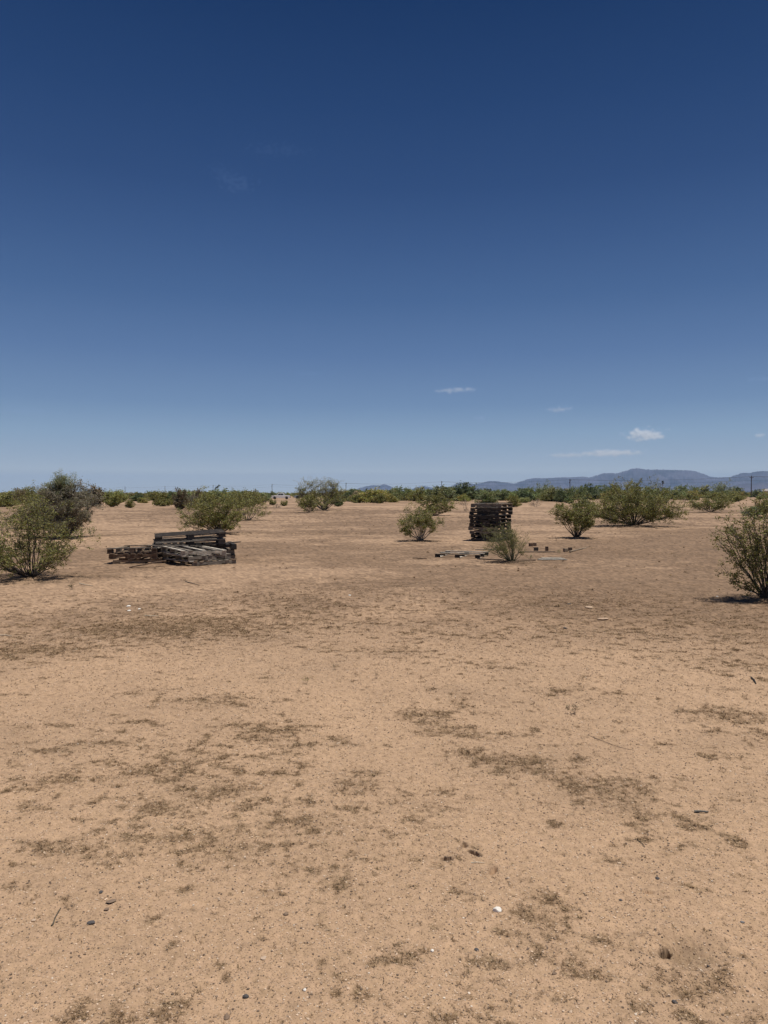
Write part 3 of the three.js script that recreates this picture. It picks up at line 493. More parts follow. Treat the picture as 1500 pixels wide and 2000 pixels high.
const DECK = [1, 2, 3, 11].map(k => board(1.18, 0.018, 0.1, k)), CROSS = [4, 5].map(k => board(1.08, 0.018, 0.1, k)), BOTTOM = [6, 7].map(k => board(1.18, 0.018, 0.1, k)), BLOCK = [8, 9].map(k => board(0.13, PH - 0.056, 0.098, k));
function notched(seed) {                                                   // a stringer along x with two fork notches from below
  const R = rng(seed), L = 1.1 / 2, H = PH - 0.037, n = 0.038, sh = new THREE.Shape(), j = () => (R() - 0.5) * 0.006;
  sh.moveTo(-L, 0); for (const q of [-0.28, 0.28]) { sh.lineTo(q - 0.12 + j(), 0); sh.lineTo(q - 0.1 + j(), n); sh.lineTo(q + 0.1 + j(), n); sh.lineTo(q + 0.12 + j(), 0); } sh.lineTo(L, 0); sh.lineTo(L - 0.004 + j(), H); sh.lineTo(-L + 0.004 + j(), H);
  const g = new THREE.ExtrudeGeometry(sh, { depth: 0.036, bevelEnabled: false }); g.translate(0, 0, -0.018); const uv = g.attributes.uv; for (let i = 0; i < uv.count; i++) uv.setXY(i, uv.getX(i) / 0.9 + seed * 0.31, uv.getY(i) / 0.45 + seed * 0.17); return g;
}
const STRINGER = [21, 22, 23].map(notched);
/* deck boards along x. block kind: nine blocks, three cross boards under the deck, three runners below; stringer kind: three notched stringers along z, deck and bottom boards nailed over and under them. gone: deck boards that have come off */
function pallet(label, group, x, y, z, yaw, tones, o = {}) {
  const t = thing('wooden_pallet', label, 'pallet', group, x, y, z, 0), R = rng(o.seed || 1), tone = () => WOOD[tones[Math.floor(R() * tones.length)]];
  t.rotation.set(o.pitch || 0, yaw, o.roll || 0, 'YXZ');
  const body = o.flip ? (h) => PH - h : (h) => h, gone = o.gone || [];
  if (o.kind === 'stringer') {
    for (let k = 0; k < 3; k++) { const m = part(t, 'stringer', STRINGER[k], tone(), (k - 1) * 0.56 + (R() - 0.5) * 0.02, 0.0185, (R() - 0.5) * 0.02); m.rotation.y = Math.PI / 2 + (R() - 0.5) * 0.015; }
    for (const q of [-0.49, -0.02, 0.49]) { const m = part(t, 'bottom_board', BOTTOM[q > 0 ? 1 : 0], tone(), (R() - 0.5) * 0.02, 0.009, q); m.rotation.y = (R() - 0.5) * 0.03; }
  } else {
    for (let k = 0; k < 3; k++) { const m = part(t, 'bottom_board', BOTTOM[k % 2], tone(), 0, body(0.009), (k - 1) * 0.48); m.rotation.y = (R() - 0.5) * 0.02; }
    for (let k = 0; k < 9; k++) { const m = part(t, 'block', BLOCK[k % 2], o.blocks ? WOOD[o.blocks] : tone(), (k % 3 - 1) * 0.52, body(0.018 + (PH - 0.055) / 2), (Math.floor(k / 3) - 1) * 0.48); m.rotation.y = (R() - 0.5) * 0.1; }
    for (let k = 0; k < 3; k++) { const m = part(t, 'cross_board', CROSS[k % 2], tone(), (k - 1) * 0.52, body(PH - 0.0275), 0); m.rotation.y = Math.PI / 2 + (R() - 0.5) * 0.02; }
  }
  for (let k = 0; k < 7; k++) { const r1 = R(), r2 = R(), m1 = tone(); if (gone.includes(k)) continue; const m = part(t, 'deck_board', DECK[(k + (o.seed || 0)) % 4], m1, (r1 - 0.5) * 0.03, body(PH - 0.009), (k - 3) * 0.163); m.rotation.y = (r2 - 0.5) * 0.04; }
  return t;
}
const words = ['lowest', 'second', 'third', 'fourth', 'fifth', 'sixth', 'seventh', 'eighth', 'ninth', 'top'];
{ // tall stack
  const R = rng(31), cx = 3.7, cz = -24.85, base = height(cx, cz) - 0.035;
  const dx = [0.04, 0.06, 0.0, -0.03, -0.02, 0.0, -0.02, 0.02, 0.04, 0.03];
  for (let k = 0; k < 10; k++) {
    const label = k === 9 ? 'topmost weathered pallet of the tall stack, boards loose on it' : k === 0 ? 'bottom dark pallet of the tall stack, lying on the sand' : `dark weathered pallet, ${words[k]} from the ground in the tall stack`;
    const tones = k === 9 ? ['grey', 'dark', 'grey', 'tan'] : k > 7 ? ['dark', 'char', 'grey', 'dark'] : ['char', 'dark', 'char', 'char', 'dark', 'grey'];
    pallet(label, 'pallets of the tall stack', cx + dx[k], base + k * (PH + 0.0025), cz + (R() - 0.5) * 0.12, Math.PI / 2 - 0.55 + (R() - 0.5) * 0.16, tones, { seed: 300 + k, kind: 'stringer', gone: [[], [6], [0], [2], [], [3, 6], [], [1], [0], [2, 4]][k], roll: (R() - 0.5) * 0.01, pitch: (R() - 0.5) * 0.008 });
  }
  const top = base + 10 * (PH + 0.0025);
  const loose = single('loose_board', 'weathered loose board lying across the top of the tall pallet stack', 'board', undefined, board(1.25, 0.018, 0.09, 90), WOOD.grey);
  loose.position.set(cx + 0.12, top + 0.014, cz - 0.25); loose.rotation.y = -0.25;
  const loose2 = single('loose_board', 'dark loose board along the rear edge on top of the tall pallet stack', 'board', undefined, board(1.15, 0.018, 0.08, 91), WOOD.dark);
  loose2.position.set(cx + 0.3, top + 0.013, cz - 0.42); loose2.rotation.y = -0.3;
}
{ // the collapsed heap: a low pile at left, two leaning piles behind, a bleached pile in front
  const G = 'pallets of the collapsed heap', Q = Math.PI / 2;
  let x = -5.72, z = -17.0, y = height(x, z) - 0.025;
  pallet('bottom brown pallet at the left end of the heap, half in sand', G, x, y, z, Q + 0.1, ['brown', 'tan', 'brown'], { seed: 401, kind: 'stringer', gone: [0, 1] });
  pallet('middle brown pallet at the left end of the heap', G, x - 0.05, y + PH + 0.002, z + 0.03, Q + 0.03, ['brown', 'brown', 'tan', 'brown'], { seed: 402, kind: 'stringer', gone: [1, 5] });
  pallet('upper pallet at the left end of the heap, missing most deck boards', G, x - 0.06, y + 2 * PH + 0.004, z + 0.01, -0.04, ['grey', 'tan', 'brown', 'grey'], { seed: 403, gone: [1, 2, 3, 4, 5], roll: 0.02 });
  x = -5.1; z = -17.5; y = height(x, z) - 0.02;
  for (let k = 0; k < 3; k++) pallet(['bottom dark pallet in the rear left pile of the heap', 'second dark pallet in the rear left pile of the heap', 'third dark pallet in the rear left pile of the heap'][k], G, x + [0, 0.06, 0.02][k], y + k * (PH + 0.002), z + [0, 0.03, -0.03][k], Q + 0.3 + [0, -0.1, 0.05][k], ['char', 'dark', 'grey'], { seed: 410 + k, kind: 'stringer', gone: k === 1 ? [3] : [] });
  x = -4.45; z = -18.0; y = height(x, z) - 0.02;
  for (let k = 0; k < 3; k++) pallet(['bottom dark pallet in the rear right pile of the heap', 'second dark pallet in the rear right pile of the heap', 'third dark pallet in the rear right pile of the heap'][k], G, x + [0.05, 0.0, 0.12][k], y + k * (PH + 0.002), z + [0, 0.03, -0.04][k], Q + 0.4 + [0, 0.1, -0.08][k], ['char', 'dark', 'grey'], { seed: 420 + k, kind: 'stringer' });
  for (let k = 0; k < 2; k++) { const t = pallet(['lower of the two long pallets lying across the rear of the heap', 'topmost long pallet of the heap, sun stripes along its edge'][k], G, -4.82 + k * 0.02, y + 0.398 + k * (PH + 0.022), -17.72, 0.34 - k * 0.04, k ? ['dark', 'grey', 'dark'] : ['dark', 'char', 'grey'], { seed: 440 + k, roll: 0.02 + 0.035 * k, pitch: 0.02, gone: k ? [1, 3, 5] : [0, 2] }); t.scale.x = 1.42; }
  x = -4.3; z = -16.6; y = height(x, z) - 0.03;
  pallet('bottom grey-brown pallet of the front pile of the heap', G, x + 0.08, y, z - 0.06, Q + 0.72, ['tan', 'brown', 'grey'], { seed: 431, kind: 'stringer' });
  pallet('middle grey pallet of the front pile of the heap', G, x - 0.05, y + PH + 0.002, z - 0.03, Q + 0.8, ['grey', 'tan', 'pale', 'grey'], { seed: 432, kind: 'stringer', gone: [1] });
  pallet('bleached white-grey pallet on top of the front pile of the heap', G, x - 0.12, y + 2 * PH + 0.004, z + 0.02, Q + 0.68, ['pale', 'pale', 'grey', 'pale'], { seed: 433, kind: 'stringer', gone: [2, 4], pitch: 0.035, roll: 0.03 });
  const lb = (label, len, tone, px, py, pz, ry, rz, seed) => { const m = single('loose_board', label, 'board', undefined, board(len, 0.02, 0.1, seed), WOOD[tone]); m.position.set(px, py, pz); m.rotation.set(0, ry, rz, 'YXZ'); };
  const a = ground(255, 1109), b = ground(318, 1108);
  lb('brown loose board leaning from the sand onto the front of the heap', 0.78, 'brown', (a.x + b.x) / 2 + 0.02, height(a.x, a.z) + 0.075, (a.z + b.z) / 2, 0.2, 0.17, 61);
  lb('grey board lying across the middle of the heap', 1.1, 'grey', -4.85, height(-4.8, -16.9) + 0.46, -16.97, 0.18, 0.05, 62);
  lb('dark board sticking out to the right behind the heap', 0.9, 'dark', -3.95, height(-3.9, -18) + 0.41, -17.55, 0.5, 0.03, 63);
  lb('pale narrow board bridging the left and front piles', 0.95, 'grey', -4.98, height(-5, -16.4) + 0.398, -16.5, -0.02, 0.0, 64);
}
{ // flat wreck, blocks and planks right of it
  const c = ground(894, 1088);
  pallet('grey upturned pallet lying flat on the sand, left of the wispy shrub', undefined, c.x + 0.15, height(c.x, c.z) - 0.028, c.z - 0.35, -0.36, ['pale', 'tan', 'pale'], { seed: 501, blocks: 'char', flip: true, gone: [0, 2, 3, 5] });  // near-black blocks: the shade on them is put into their colour
  const blocks = [[1037, 1068, 0.3, 'brown', 'brown wood block, left one of the touching pair behind the wispy shrub'], [1044.5, 1067.5, -0.2, 'tan', 'tan wood block, right one of the touching pair behind the wispy shrub'], [1047, 1076, 0.1, 'dark', 'dark wood block on the thin plank right of the wispy shrub'], [1068, 1076, -0.1, 'brown', 'upright brown block standing between the scattered wood blocks'], [1104, 1077.5, 0.4, 'tan', 'tan block, left one of the pair at the right end of the scattered wood'], [1113.5, 1076, 0, 'brown', 'brown block, rightmost of the scattered wood blocks'], [976, 1076, 0.2, 'brown', 'brown block half hidden in the wispy shrub']];
  blocks.forEach(([px, py, r, tone, label], i) => { const g = ground(px, py), m = single('wood_block', label, 'wood block', 'blocks broken off the pallets', i === 3 ? board(0.1, 0.125, 0.09, 77) : board(0.11, 0.1, 0.1, 70 + i), WOOD[tone]); m.position.set(g.x, height(g.x, g.z) + (i === 3 ? 0.058 : 0.045), g.z); m.rotation.y = r; });
  const flat = (label, p0, p1, wid, tone, seed, name = 'loose_board', lift = 0.012) => { const a = ground(...p0), b = ground(...p1), len = Math.hypot(b.x - a.x, b.z - a.z), m = single(name, label, 'board', undefined, board(len, 0.02, wid, seed), WOOD[tone]); m.position.set((a.x + b.x) / 2, Math.max(height(a.x, a.z), height(b.x, b.z), height((a.x + b.x) / 2, (a.z + b.z) / 2)) + lift - 0.006, (a.z + b.z) / 2); m.rotation.y = Math.atan2(-(b.z - a.z), b.x - a.x); };
  flat('long thin plank on the sand under the scattered wood blocks', [1012, 1078.5], [1084, 1078], 0.07, 'dark', 81);
  flat('pale thin plank pointing right from the rightmost wood block', [1112, 1078.5], [1146, 1071], 0.05, 'tan', 82);
  flat('long grey board lying along the sand between flat pallet and wispy shrub', [928, 1074.5], [992, 1074], 0.07, 'grey', 83);
  flat('thin dark stick on the sand left of the flat pallet', [806, 1090], [834, 1091.5], 0.035, 'brown', 84);
  flat('thin grey board on the sand below the flat pallet', [932, 1093], [985, 1095], 0.05, 'dark', 85);
  const s = ground(1077, 1094), sheet = thing('broken_panel', 'pale bleached broken panel of boards lying right of the wispy shrub', 'panel', undefined, s.x, height(s.x, s.z) + 0.006, s.z, 0.02);
  for (let k = 0; k < 4; k++) { const m = part(sheet, 'plank', board(0.72 - k * 0.07, 0.02, 0.09, 95 + k), k === 2 ? WOOD.grey : WOOD.pale, k * 0.02, 0.006 + k * 0.0035, -k * 0.105 + 0.1); m.rotation.y = k * 0.015; }
  flat('thin dark plank left of the pale broken panel', [1000, 1095.5], [1046, 1095.5], 0.05, 'dark', 86);
}

// ------------------------------------------------------------------ parked vehicles
const paint = (r, g, b, rough = 0.35) => new THREE.MeshPhysicalMaterial({ color: lin(r, g, b), roughness: rough, metalness: 0.1, clearcoat: 0.7, clearcoatRoughness: 0.15 });
const GLASS = new THREE.MeshStandardMaterial({ color: lin(0.012, 0.014, 0.017), roughness: 0.12 }), RUBBER = new THREE.MeshStandardMaterial({ color: lin(0.02, 0.02, 0.02), roughness: 0.9 }), CHROME = new THREE.MeshStandardMaterial({ color: lin(0.55, 0.55, 0.56), roughness: 0.35, metalness: 0.7 });
const RED = new THREE.MeshStandardMaterial({ color: lin(0.35, 0.02, 0.02), roughness: 0.3 }), DARK = new THREE.MeshStandardMaterial({ color: lin(0.03, 0.03, 0.032), roughness: 0.7 }), LENS = new THREE.MeshStandardMaterial({ color: lin(0.7, 0.7, 0.68), roughness: 0.2 });
function slab(points, width, bevel = 0.04) { const g = new THREE.ExtrudeGeometry(new THREE.Shape(points.map(p => new THREE.Vector2(...p))), { depth: width - 2 * bevel, bevelEnabled: true, bevelSize: bevel, bevelThickness: bevel, bevelSegments: 2 }); g.translate(0, 0, -width / 2 + bevel); return g; }
function vehicle(name, label, category, px, base, yaw, body, cab, windows, m, bed) {
  const g = ground(px, base), t = thing(name, label, category, undefined, g.x, height(g.x, g.z), g.z, yaw);
  part(t, 'body', slab(body, 1.95, 0.06), m); part(t, 'cabin', slab(cab, 1.66, 0.06), m);
  for (const side of [-1, 1]) for (const w of windows) part(t, 'side_window', slab(w, 0.03, 0.005), GLASS, 0, 0, side * 0.835);
  for (const wx of [-1.78, 1.86]) for (const side of [-1, 1]) {
    const w = part(t, 'wheel', new THREE.TorusGeometry(0.29, 0.11, 10, 24), RUBBER, wx, 0.4, side * 0.86); part(w, 'rim', new THREE.CylinderGeometry(0.22, 0.22, 0.12, 16).rotateX(Math.PI / 2), CHROME);
    part(t, 'wheel_arch', new THREE.CylinderGeometry(0.45, 0.45, 0.18, 24, 1, false).rotateX(Math.PI / 2), DARK, wx, 0.45, side * 0.885);
  }
  for (const side of [-1, 1]) { part(t, 'headlight', slab([[-0.05, -0.08], [0.05, -0.08], [0.05, 0.08], [-0.05, 0.08]], 0.34, 0.02), LENS, -2.86, 0.92, side * 0.72); part(t, 'tail_light', slab([[-0.04, -0.16], [0.04, -0.16], [0.04, 0.16], [-0.04, 0.16]], 0.2, 0.02), RED, 2.9, 0.98, side * 0.84); part(t, 'mirror', slab([[-0.05, -0.09], [0.05, -0.09], [0.05, 0.09], [-0.05, 0.09]], 0.22, 0.02), m, -0.95, 1.24, side * 1.03); }
  part(t, 'front_bumper', slab([[-0.08, -0.12], [0.08, -0.12], [0.08, 0.12], [-0.08, 0.12]], 1.9, 0.03), CHROME, -2.9, 0.58, 0); part(t, 'rear_bumper', slab([[-0.08, -0.1], [0.08, -0.1], [0.08, 0.1], [-0.08, 0.1]], 1.9, 0.03), DARK, 2.92, 0.58, 0);
  part(t, 'windshield', slab([[-0.02, 0], [0.02, 0], [0.62, 0.5], [0.58, 0.5]], 1.5, 0.01), GLASS, -1.16, 1.26, 0);
  if (bed) part(t, 'bed_opening', slab([[-0.85, -0.02], [0.85, -0.02], [0.85, 0.02], [-0.85, 0.02]], 1.6, 0.01), DARK, 1.95, 1.2, 0);
  return t;
}
vehicle('pickup_truck', 'white and silver pickup truck parked far off on the plain', 'truck', 548, 975.2, 0.1, [[-2.85, 0.45], [2.85, 0.45], [2.88, 1.18], [1.05, 1.2], [-1.1, 1.2], [-1.5, 1.16], [-2.75, 1.06], [-2.88, 0.85]], [[-1.15, 1.15], [1.08, 1.15], [0.98, 1.78], [0.7, 1.84], [-0.35, 1.84], [-0.55, 1.8]], [[[-0.92, 1.24], [0.02, 1.24], [0.02, 1.74], [-0.42, 1.74]], [[0.08, 1.24], [0.94, 1.24], [0.86, 1.74], [0.08, 1.74]]], paint(0.86, 0.87, 0.88), true);
vehicle('dark_car', 'dark vehicle half hidden behind the wispy-topped tree', 'car', 591, 974.0, 0.5, [[-2.7, 0.42], [2.75, 0.42], [2.8, 1.05], [2.6, 1.15], [-1.1, 1.12], [-2.6, 1.0], [-2.78, 0.8]], [[-1.15, 1.1], [2.6, 1.1], [2.45, 1.65], [2.2, 1.76], [-0.3, 1.78], [-0.5, 1.74]], [[[-0.85, 1.2], [0.3, 1.2], [0.3, 1.66], [-0.38, 1.66]], [[0.38, 1.2], [2.3, 1.2], [2.2, 1.62], [0.38, 1.66]]], paint(0.03, 0.034, 0.036, 0.25), false);

// ------------------------------------------------------------------ the power line, running away to the left
{
  const polewood = new THREE.MeshStandardMaterial({ color: lin(0.075, 0.055, 0.042), roughness: 0.9 }), porcelain = new THREE.MeshStandardMaterial({ color: lin(0.2, 0.2, 0.2), roughness: 0.4 }), metal = new THREE.MeshStandardMaterial({ color: lin(0.08, 0.08, 0.085), roughness: 0.6 });
  const C = 340, at = k => [(0.5121 - 0.1993 * k) * C, -(1 + 0.2065 * k) * C], H = 10.3, along = Math.atan2(0.2065, 0.1993);
  const where = ['standing in the frame at far right, nearest of the power line', 'right of the pale feathery tree, second nearest of the line', 'left of the tallest dark green tree, third nearest of the line', 'right of the wispy-topped tree, by the isolated hill', 'rising behind the white pickup truck', 'beside the thin leaning leafy spray', 'above the left end of the pallet heap', 'left of the rusty-topped bushes on the left horizon', 'behind the reddish-olive bush on the left horizon', 'behind the tuft of the tall shaggy shrub', 'above the rounded olive creosote at left', 'leftmost and smallest pole on the left horizon'];
  const geoPole = new THREE.CylinderGeometry(0.17, 0.24, H, 8).translate(0, H / 2, 0), geoArm = new THREE.BoxGeometry(2.6, 0.18, 0.13), geoIns = new THREE.CylinderGeometry(0.05, 0.09, 0.26, 8), geoBrace = new THREE.BoxGeometry(0.95, 0.05, 0.04);
  for (let k = -1; k < 12; k++) {
    const [x, z] = at(k), t = thing('utility_pole', k < 0 ? 'wooden power pole just outside the frame to the right' : `wooden power pole ${where[k]}`, 'utility pole', 'poles of the power line', x, height(x, z) - 0.02, z, along + Math.PI / 2 - 0.5);
    part(t, 'pole', geoPole, polewood); part(t, 'crossarm', geoArm, polewood, 0, H - 0.75, 0.17);
    for (const q of [-1.2, -0.55, 1.2]) part(t, 'insulator', geoIns, porcelain, q, H - 0.55, 0.17);
    for (const s of [-1, 1]) part(t, 'brace', geoBrace, metal, s * 0.42, H - 1.1, 0.17).rotation.z = s * 0.75;
    if (k === 1 || k === 4) part(t, 'transformer', new THREE.CylinderGeometry(0.24, 0.24, 0.75, 12), metal, 0.36, H - 2.0, 0);
  }
  const wire = new THREE.MeshStandardMaterial({ color: lin(0.1, 0.1, 0.11), roughness: 0.5, metalness: 0.5 }), yaw = along + Math.PI / 2 - 0.5;
  [[-1.2, H - 0.4, 'outer left overhead wire strung along the power poles'], [-0.55, H - 0.4, 'middle overhead wire strung along the power poles'], [1.2, H - 0.4, 'outer right overhead wire strung along the power poles'], [0, H - 2.3, 'lower neutral wire strung along the power poles']].forEach(([off, hy, label], n) => {
    const S = new Soup(), pts = [];
    for (let k = -1; k < 11; k++) { const a = at(k), b = at(k + 1); for (let s = 0; s < 8; s++) { const t = s / 8; pts.push(new THREE.Vector3(lerp(a[0], b[0], t) + Math.cos(yaw) * off, hy - 1.1 * 4 * t * (1 - t) * (n === 3 ? 0.8 : 1), lerp(a[1], b[1], t) - Math.sin(yaw) * off)); } }
    S.tube(pts, 0.028, 0.028, [1, 1, 1]); const m = single('overhead_wire', label, 'wire', 'wires of the power line', S.geometry(), wire);
  });
}
{ // a palm far off, in front of the range
  const z = -330, x = (1294 - 750) / FOCAL * 330, R = rng(8), t = thing('palm_tree', 'tiny distant palm with a dark crown on a thin pale trunk, before the range', 'tree', undefined, x, height(x, z), z), S = new Soup(), F = new Soup(), V = (a, b, c) => new THREE.Vector3(a, b, c);
  S.tube([V(0, 0, 0), V(0.08, 2.5, 0), V(0, 5.2, 0), V(0.05, 7.0, 0)], 0.26, 0.2, [0.24, 0.2, 0.17]);
  for (let n = 0; n < 60; n++) { const a = R() * 6.28, e = -0.7 + 1.9 * R(), d = V(Math.cos(a) * Math.cos(e), Math.sin(e) * 0.9, Math.sin(a) * Math.cos(e)), b = V(-Math.sin(a), 0, Math.cos(a)); F.leaf(V(0.05, 6.9, 0), d, b, 0.9 + R() * 0.4, 0.4, [0.035, 0.05, 0.028]); }
  part(t, 'trunk', S.geometry(), BARK); part(t, 'crown', F.geometry(), LEAF);
}
{ // a low pale-roofed building, mostly beyond the right edge
  const z = -420, x = (1512 - 750) / FOCAL * 420, t = thing('low_house', 'low building with a pale roof on the right edge of the skyline', 'building', undefined, x, height(x, z), z, 0);
  part(t, 'wall', new THREE.BoxGeometry(9, 3.4, 7), new THREE.MeshStandardMaterial({ color: lin(0.36, 0.29, 0.22), roughness: 0.95 }), 0, 1.7, 0);
  part(t, 'roof', slab([[-5.2, 3.4], [5.2, 3.4], [4.2, 4.6], [-4.2, 4.6]], 8, 0.05), new THREE.MeshStandardMaterial({ color: lin(0.6, 0.56, 0.52), roughness: 0.8 }));
  for (const q of [-2.6, 0.2, 2.8]) part(t, 'window', new THREE.BoxGeometry(1.2, 1.1, 0.06), GLASS, q, 1.9, 3.52);
}

// ------------------------------------------------------------------ litter, pebbles and small things on the sand
function rock(seed, sx, sy, sz, cut = 0.35) {
  const g = new THREE.IcosahedronGeometry(1, 3), p = g.attributes.position, R = rng(seed), planes = Array.from({ length: 7 }, () => new THREE.Vector3(R() - 0.5, R() - 0.5, R() - 0.5).normalize()), v = new THREE.Vector3();
  for (let i = 0; i < p.count; i++) { v.fromBufferAttribute(p, i); for (const q of planes) { const d = v.dot(q); if (d > 0.72) v.addScaledVector(q, (0.72 - d) * 0.9); } v.multiplyScalar(1 + 0.1 * n3(v.x * 2 + seed, v.y * 2, v.z * 2)); p.setXYZ(i, v.x * sx, v.y * sy, v.z * sz); }
  g.computeVertexNormals(); return g;
}
const stoneMat = (r, g, b) => new THREE.MeshStandardMaterial({ color: lin(r, g, b), map: SAND.map, roughness: 0.9 });
const STONE = { white: stoneMat(0.95, 0.9, 0.82), pale: stoneMat(0.6, 0.45, 0.33), dark: stoneMat(0.1, 0.09, 0.088), brown: stoneMat(0.26, 0.18, 0.125), grey: stoneMat(0.22, 0.21, 0.21), crust: stoneMat(0.56, 0.4, 0.275) };
const STONES = [ // picture x, y, size across (m), flatness, colour, name, label
  [971, 1778, 0.03, 0.62, 'white', 'white_rock', 'white angular stone on the dark weed patch in the foreground'],
  [844, 1857, 0.014, 0.6, 'white', 'white_rock', 'small whitish pebble lower left of the white angular stone'],
  [993, 1715, 0.013, 0.5, 'pale', 'pebble', 'small pale pebble above the white angular stone'],
  [931, 1855, 0.017, 0.5, 'dark', 'dark_stone', 'flat black stone below the white angular stone'],
  [1083, 1900, 0.015, 0.55, 'brown', 'dark_stone', 'dark brown pebble right of the flat black stone'],
  [1212, 1760, 0.013, 0.45, 'dark', 'dark_stone', 'small slate-dark pebble on bare sand right of centre'],
  [1383, 1884, 0.01, 0.7, 'dark', 'dark_stone', 'tiny black round pebble right of the big burrow hole'],
  [1318, 1957, 0.016, 0.6, 'dark', 'dark_stone', 'dark grey stone in the lower right weed patch'],
  [1284, 1716, 0.018, 0.5, 'dark', 'dark_stone', 'dark oblong pebble at right, above the burrow hole'],
  [1450, 1804, 0.014, 0.5, 'grey', 'pebble', 'grey pebble near the right edge above the burrow'],
  [197, 1744, 0.016, 0.6, 'dark', 'dark_stone', 'black pebble above the brown discs at lower left'],
  [480, 1950, 0.018, 0.7, 'dark', 'dark_stone', 'dark round pebble right of bottom centre left'],
  [443, 1988, 0.02, 0.6, 'brown', 'dark_stone', 'brown stone at the bottom edge left of centre'],
  [558, 1793, 0.02, 0.5, 'brown', 'dark_stone', 'brown stone left of the faint scrape near centre'],
  [404, 1777, 0.014, 0.5, 'pale', 'pebble', 'pale flake of stone in the lower left centre'],
  [515, 1875, 0.02, 0.35, 'pale', 'pebble', 'flat pale stone left of centre near the bottom'],
  [595, 1937, 0.012, 0.7, 'white', 'white_rock', 'bright small white pebble near the bottom centre left'],
  [66, 1798, 0.016, 0.6, 'pale', 'pebble', 'pale pebble left of the dark stick'],
  [67, 1767, 0.013, 0.6, 'pale', 'pebble', 'pale pebble above left of the dark stick'],
  [251, 1185, 0.055, 0.5, 'white', 'white_rock', 'upper left white stone of three below the pallet heap'],
  [252, 1192.5, 0.05, 0.4, 'white', 'white_rock', 'lower white stone of three below the pallet heap'],
  [272, 1190, 0.04, 0.5, 'white', 'white_rock', 'right white stone of three below the pallet heap'],
  [683, 1165, 0.04, 0.5, 'white', 'white_rock', 'lone pale stone in mid field below the wispy-topped tree'],
  [1468, 1155, 0.045, 0.4, 'white', 'white_rock', 'white stone just behind the right edge creosote foot'],
  [1401, 1165, 0.035, 0.4, 'white', 'white_rock', 'white stone in the left shadow of the right edge creosote'],
  [1104, 1226, 0.05, 0.4, 'dark', 'dark_stone', 'dark lump of char wood on the sand right of centre'],
  [1112, 1180, 0.06, 0.3, 'dark', 'dark_stone', 'black flat scrap above the dark lump right of centre'],
];
STONES.forEach(([px, py, s, f, c, name, label], i) => { const g = ground(px, py), k = s * 0.48, m = single(name, label, 'stone', undefined, rock(600 + i, k * 1.2, k * f * 1.3, k), STONE[c]); m.position.set(g.x, height(g.x, g.z) + k * f * 0.42, g.z); m.rotation.y = i * 1.7; });
